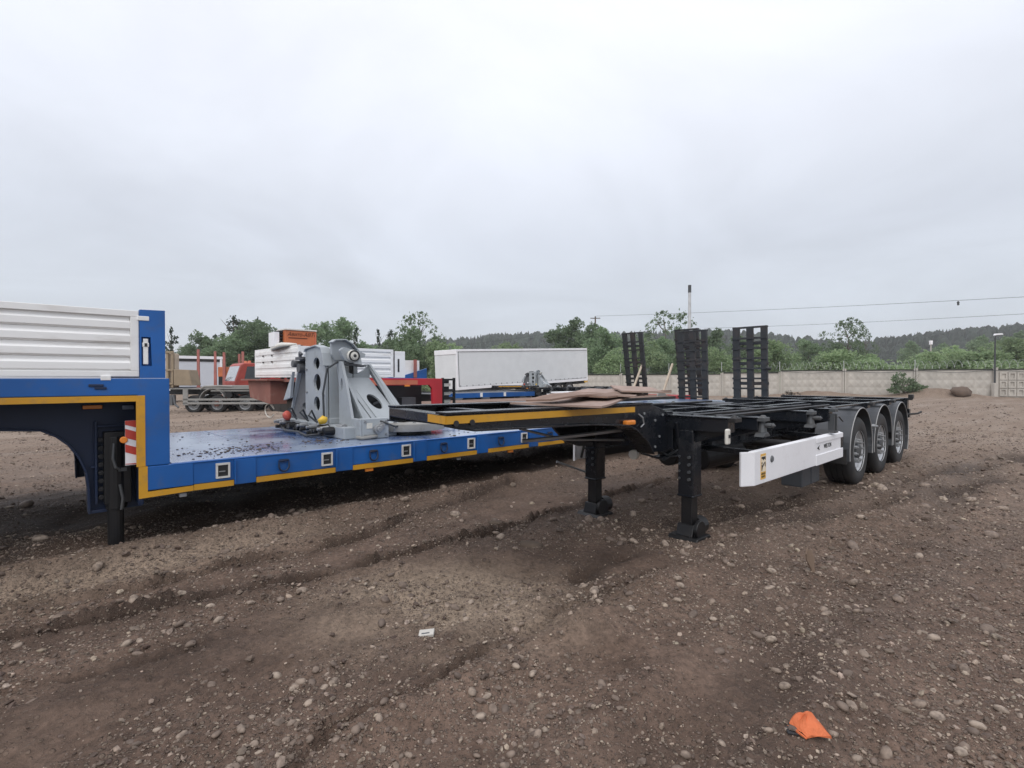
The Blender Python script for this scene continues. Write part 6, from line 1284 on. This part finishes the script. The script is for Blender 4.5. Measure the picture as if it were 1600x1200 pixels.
for x_ in (0.2, -2.6, -3.6):
    wheel(q, x_, -1.1, 0.45, 0.46, 0.3, -1, 0.27, 0.04); wheel(q, x_, 1.1, 0.45, 0.46, 0.3, 1, 0.27, 0.04)

# ------------------------------------------------------------------ small things on the ground
def gz(x, y): return hz(x, y)
# orange glove
gx_, gy_ = 1.32, 2.27
gv = thing('rubber_glove', 'crumpled bright orange rubber cuff lying on the gravel in the foreground', 'glove', loc=(gx_, gy_, gz(gx_, gy_)), rot=R(-14)); gv.scale = (0.8, 0.8, 0.85)
outl = [(-0.092, 0.005), (-0.075, 0.045), (-0.060, 0.070), (-0.02, 0.082), (0.025, 0.080), (0.062, 0.062), (0.090, 0.032), (0.095, -0.01), (0.105, -0.045), (0.07, -0.052), (0.035, -0.060), (0.0, -0.062), (-0.025, -0.085), (-0.045, -0.06), (-0.075, -0.025)]
V, F = [], []; nl = len(outl); rings = 6
for k in range(rings + 1):
    t = k / rings
    for i, (a, b) in enumerate(outl):
        q_ = 1 - t; hgt_ = 0.014 + 0.058 * (1 - (1 - t) ** 2.6) + 0.016 * math.sin(3.1 * a * 60 + b * 45) * (0.3 + t * (1 - t) * 2.5) ; V.append((a * q_ - 0.005 * t, b * q_ + 0.012 * t, hgt_))
for k in range(rings):
    for i in range(nl): F.append((k * nl + i, k * nl + (i + 1) % nl, (k + 1) * nl + (i + 1) % nl, (k + 1) * nl + i))
mm = MB(); mm.add(V, F); mm.add([(a, b, 0.004 + 0.006 * math.sin(i * 2.1)) for i, (a, b) in enumerate(outl)] + [(a, b, 0.012) for a, b in outl], [(i, (i + 1) % nl, (i + 1) % nl + nl, i + nl) for i in range(nl)])
mm.build('cuff', 'orange_cloth', gv, smooth=50)
mm = MB()
for k in range(3): mm.tube([(-0.098 + 0.004 * k, 0.0 - 0.002 * k, 0.006), (-0.085, -0.022, 0.016 - 0.003 * k), (-0.055, -0.062, 0.014 - 0.003 * k), (-0.030, -0.090, 0.006)], 0.0035, 5)
mm.build('rolled_hem', 'orange_cloth', gv); mm = MB().box(-0.115, -0.05, -0.06, -0.005, -0.004, 0.006); mm.build('dark_lining', 'ink', gv, bevel=0.003)
# crushed card packet
x_, y_ = -0.545, 3.25
ck = thing('card_packet', 'small crushed white card packet on the pale gravel patch', 'packet', loc=(x_, y_, gz(x_, y_) + 0.004), rot=R(8)); ck.rotation_euler = (R(8), R(-5), R(8))
MB().prism([(-0.05, -0.028), (0.045, -0.034), (0.052, 0.026), (-0.044, 0.032)], 0.0, 0.022, 'z').build('carton', 'paper', ck, bevel=0.004); MB().box(-0.03, 0.02, -0.02, -0.008, 0.0222, 0.0232).build('print_band', 'greydark', ck)
# leaf-like bark piece standing in the dirt
x_, y_ = 2.46, 4.20
bk = thing('bark_piece', 'dry brown strip of bark standing upright in the gravel', 'bark', loc=(x_, y_, gz(x_, y_) - 0.02), rot=R(20))
mm = MB(); pr = [(-0.045, 0.17, 0), (-0.02, 0.21, 0.01), (0.03, 0.185, 0.014), (0.055, 0.12, 0.01), (0.05, 0.05, 0.006), (0.055, 0.0, 0), (0.035, -0.03, 0), (0.02, 0.03, 0.006), (0.0, 0.07, 0.01), (-0.03, 0.11, 0.008)]
mm.add([(a, c, b) for a, b, c in pr] + [(a, c + 0.012, b) for a, b, c in pr], [tuple(range(10)), tuple(range(19, 9, -1))] + [(i, i + 10, (i + 1) % 10 + 10, (i + 1) % 10) for i in range(10)]); mm.build('bark_strip', 'stick', bk)
# mud clods and a hole by the tracks
for (px, py, r_, lb) in ((830, 853, .10, 'dark clod of mud by the tyre rut'), (775, 823, .06, 'smaller dark clod on the edge of the rut')):
    t_ = CAMH * 800 / (py - 591); x_ = (px - 800) / 800 * t_
    o = bpy.data.objects.new('mud_clod', np_mesh('mud_clod', VAR2[int(r_ * 100) % 12] * np.array([r_ * 1.3, r_, r_ * .55]), ICO2[1], [M['clod']])); COL.objects.link(o); o.location = (x_, t_, gz(x_, t_) + 0.01); tag(o, lb, 'clod')

# ------------------------------------------------------------------ haze
hzv = bpy.data.materials.new('haze'); hzv.use_nodes = True; tn = hzv.node_tree; tn.nodes.clear()
vo_ = tn.nodes.new('ShaderNodeVolumePrincipled'); mo_ = tn.nodes.new('ShaderNodeOutputMaterial'); vo_.inputs['Color'].default_value = (0.97, 0.985, 1.0, 1); vo_.inputs['Density'].default_value = 0.00038; vo_.inputs['Anisotropy'].default_value = 0.2
tn.links.new(vo_.outputs[0], mo_.inputs['Volume'])
o = MB().box(-2300, 2300, -80, 3300, -12, 125).build('haze', hzv); tag(o, 'thin grey haze over the far hills', kind='stuff')
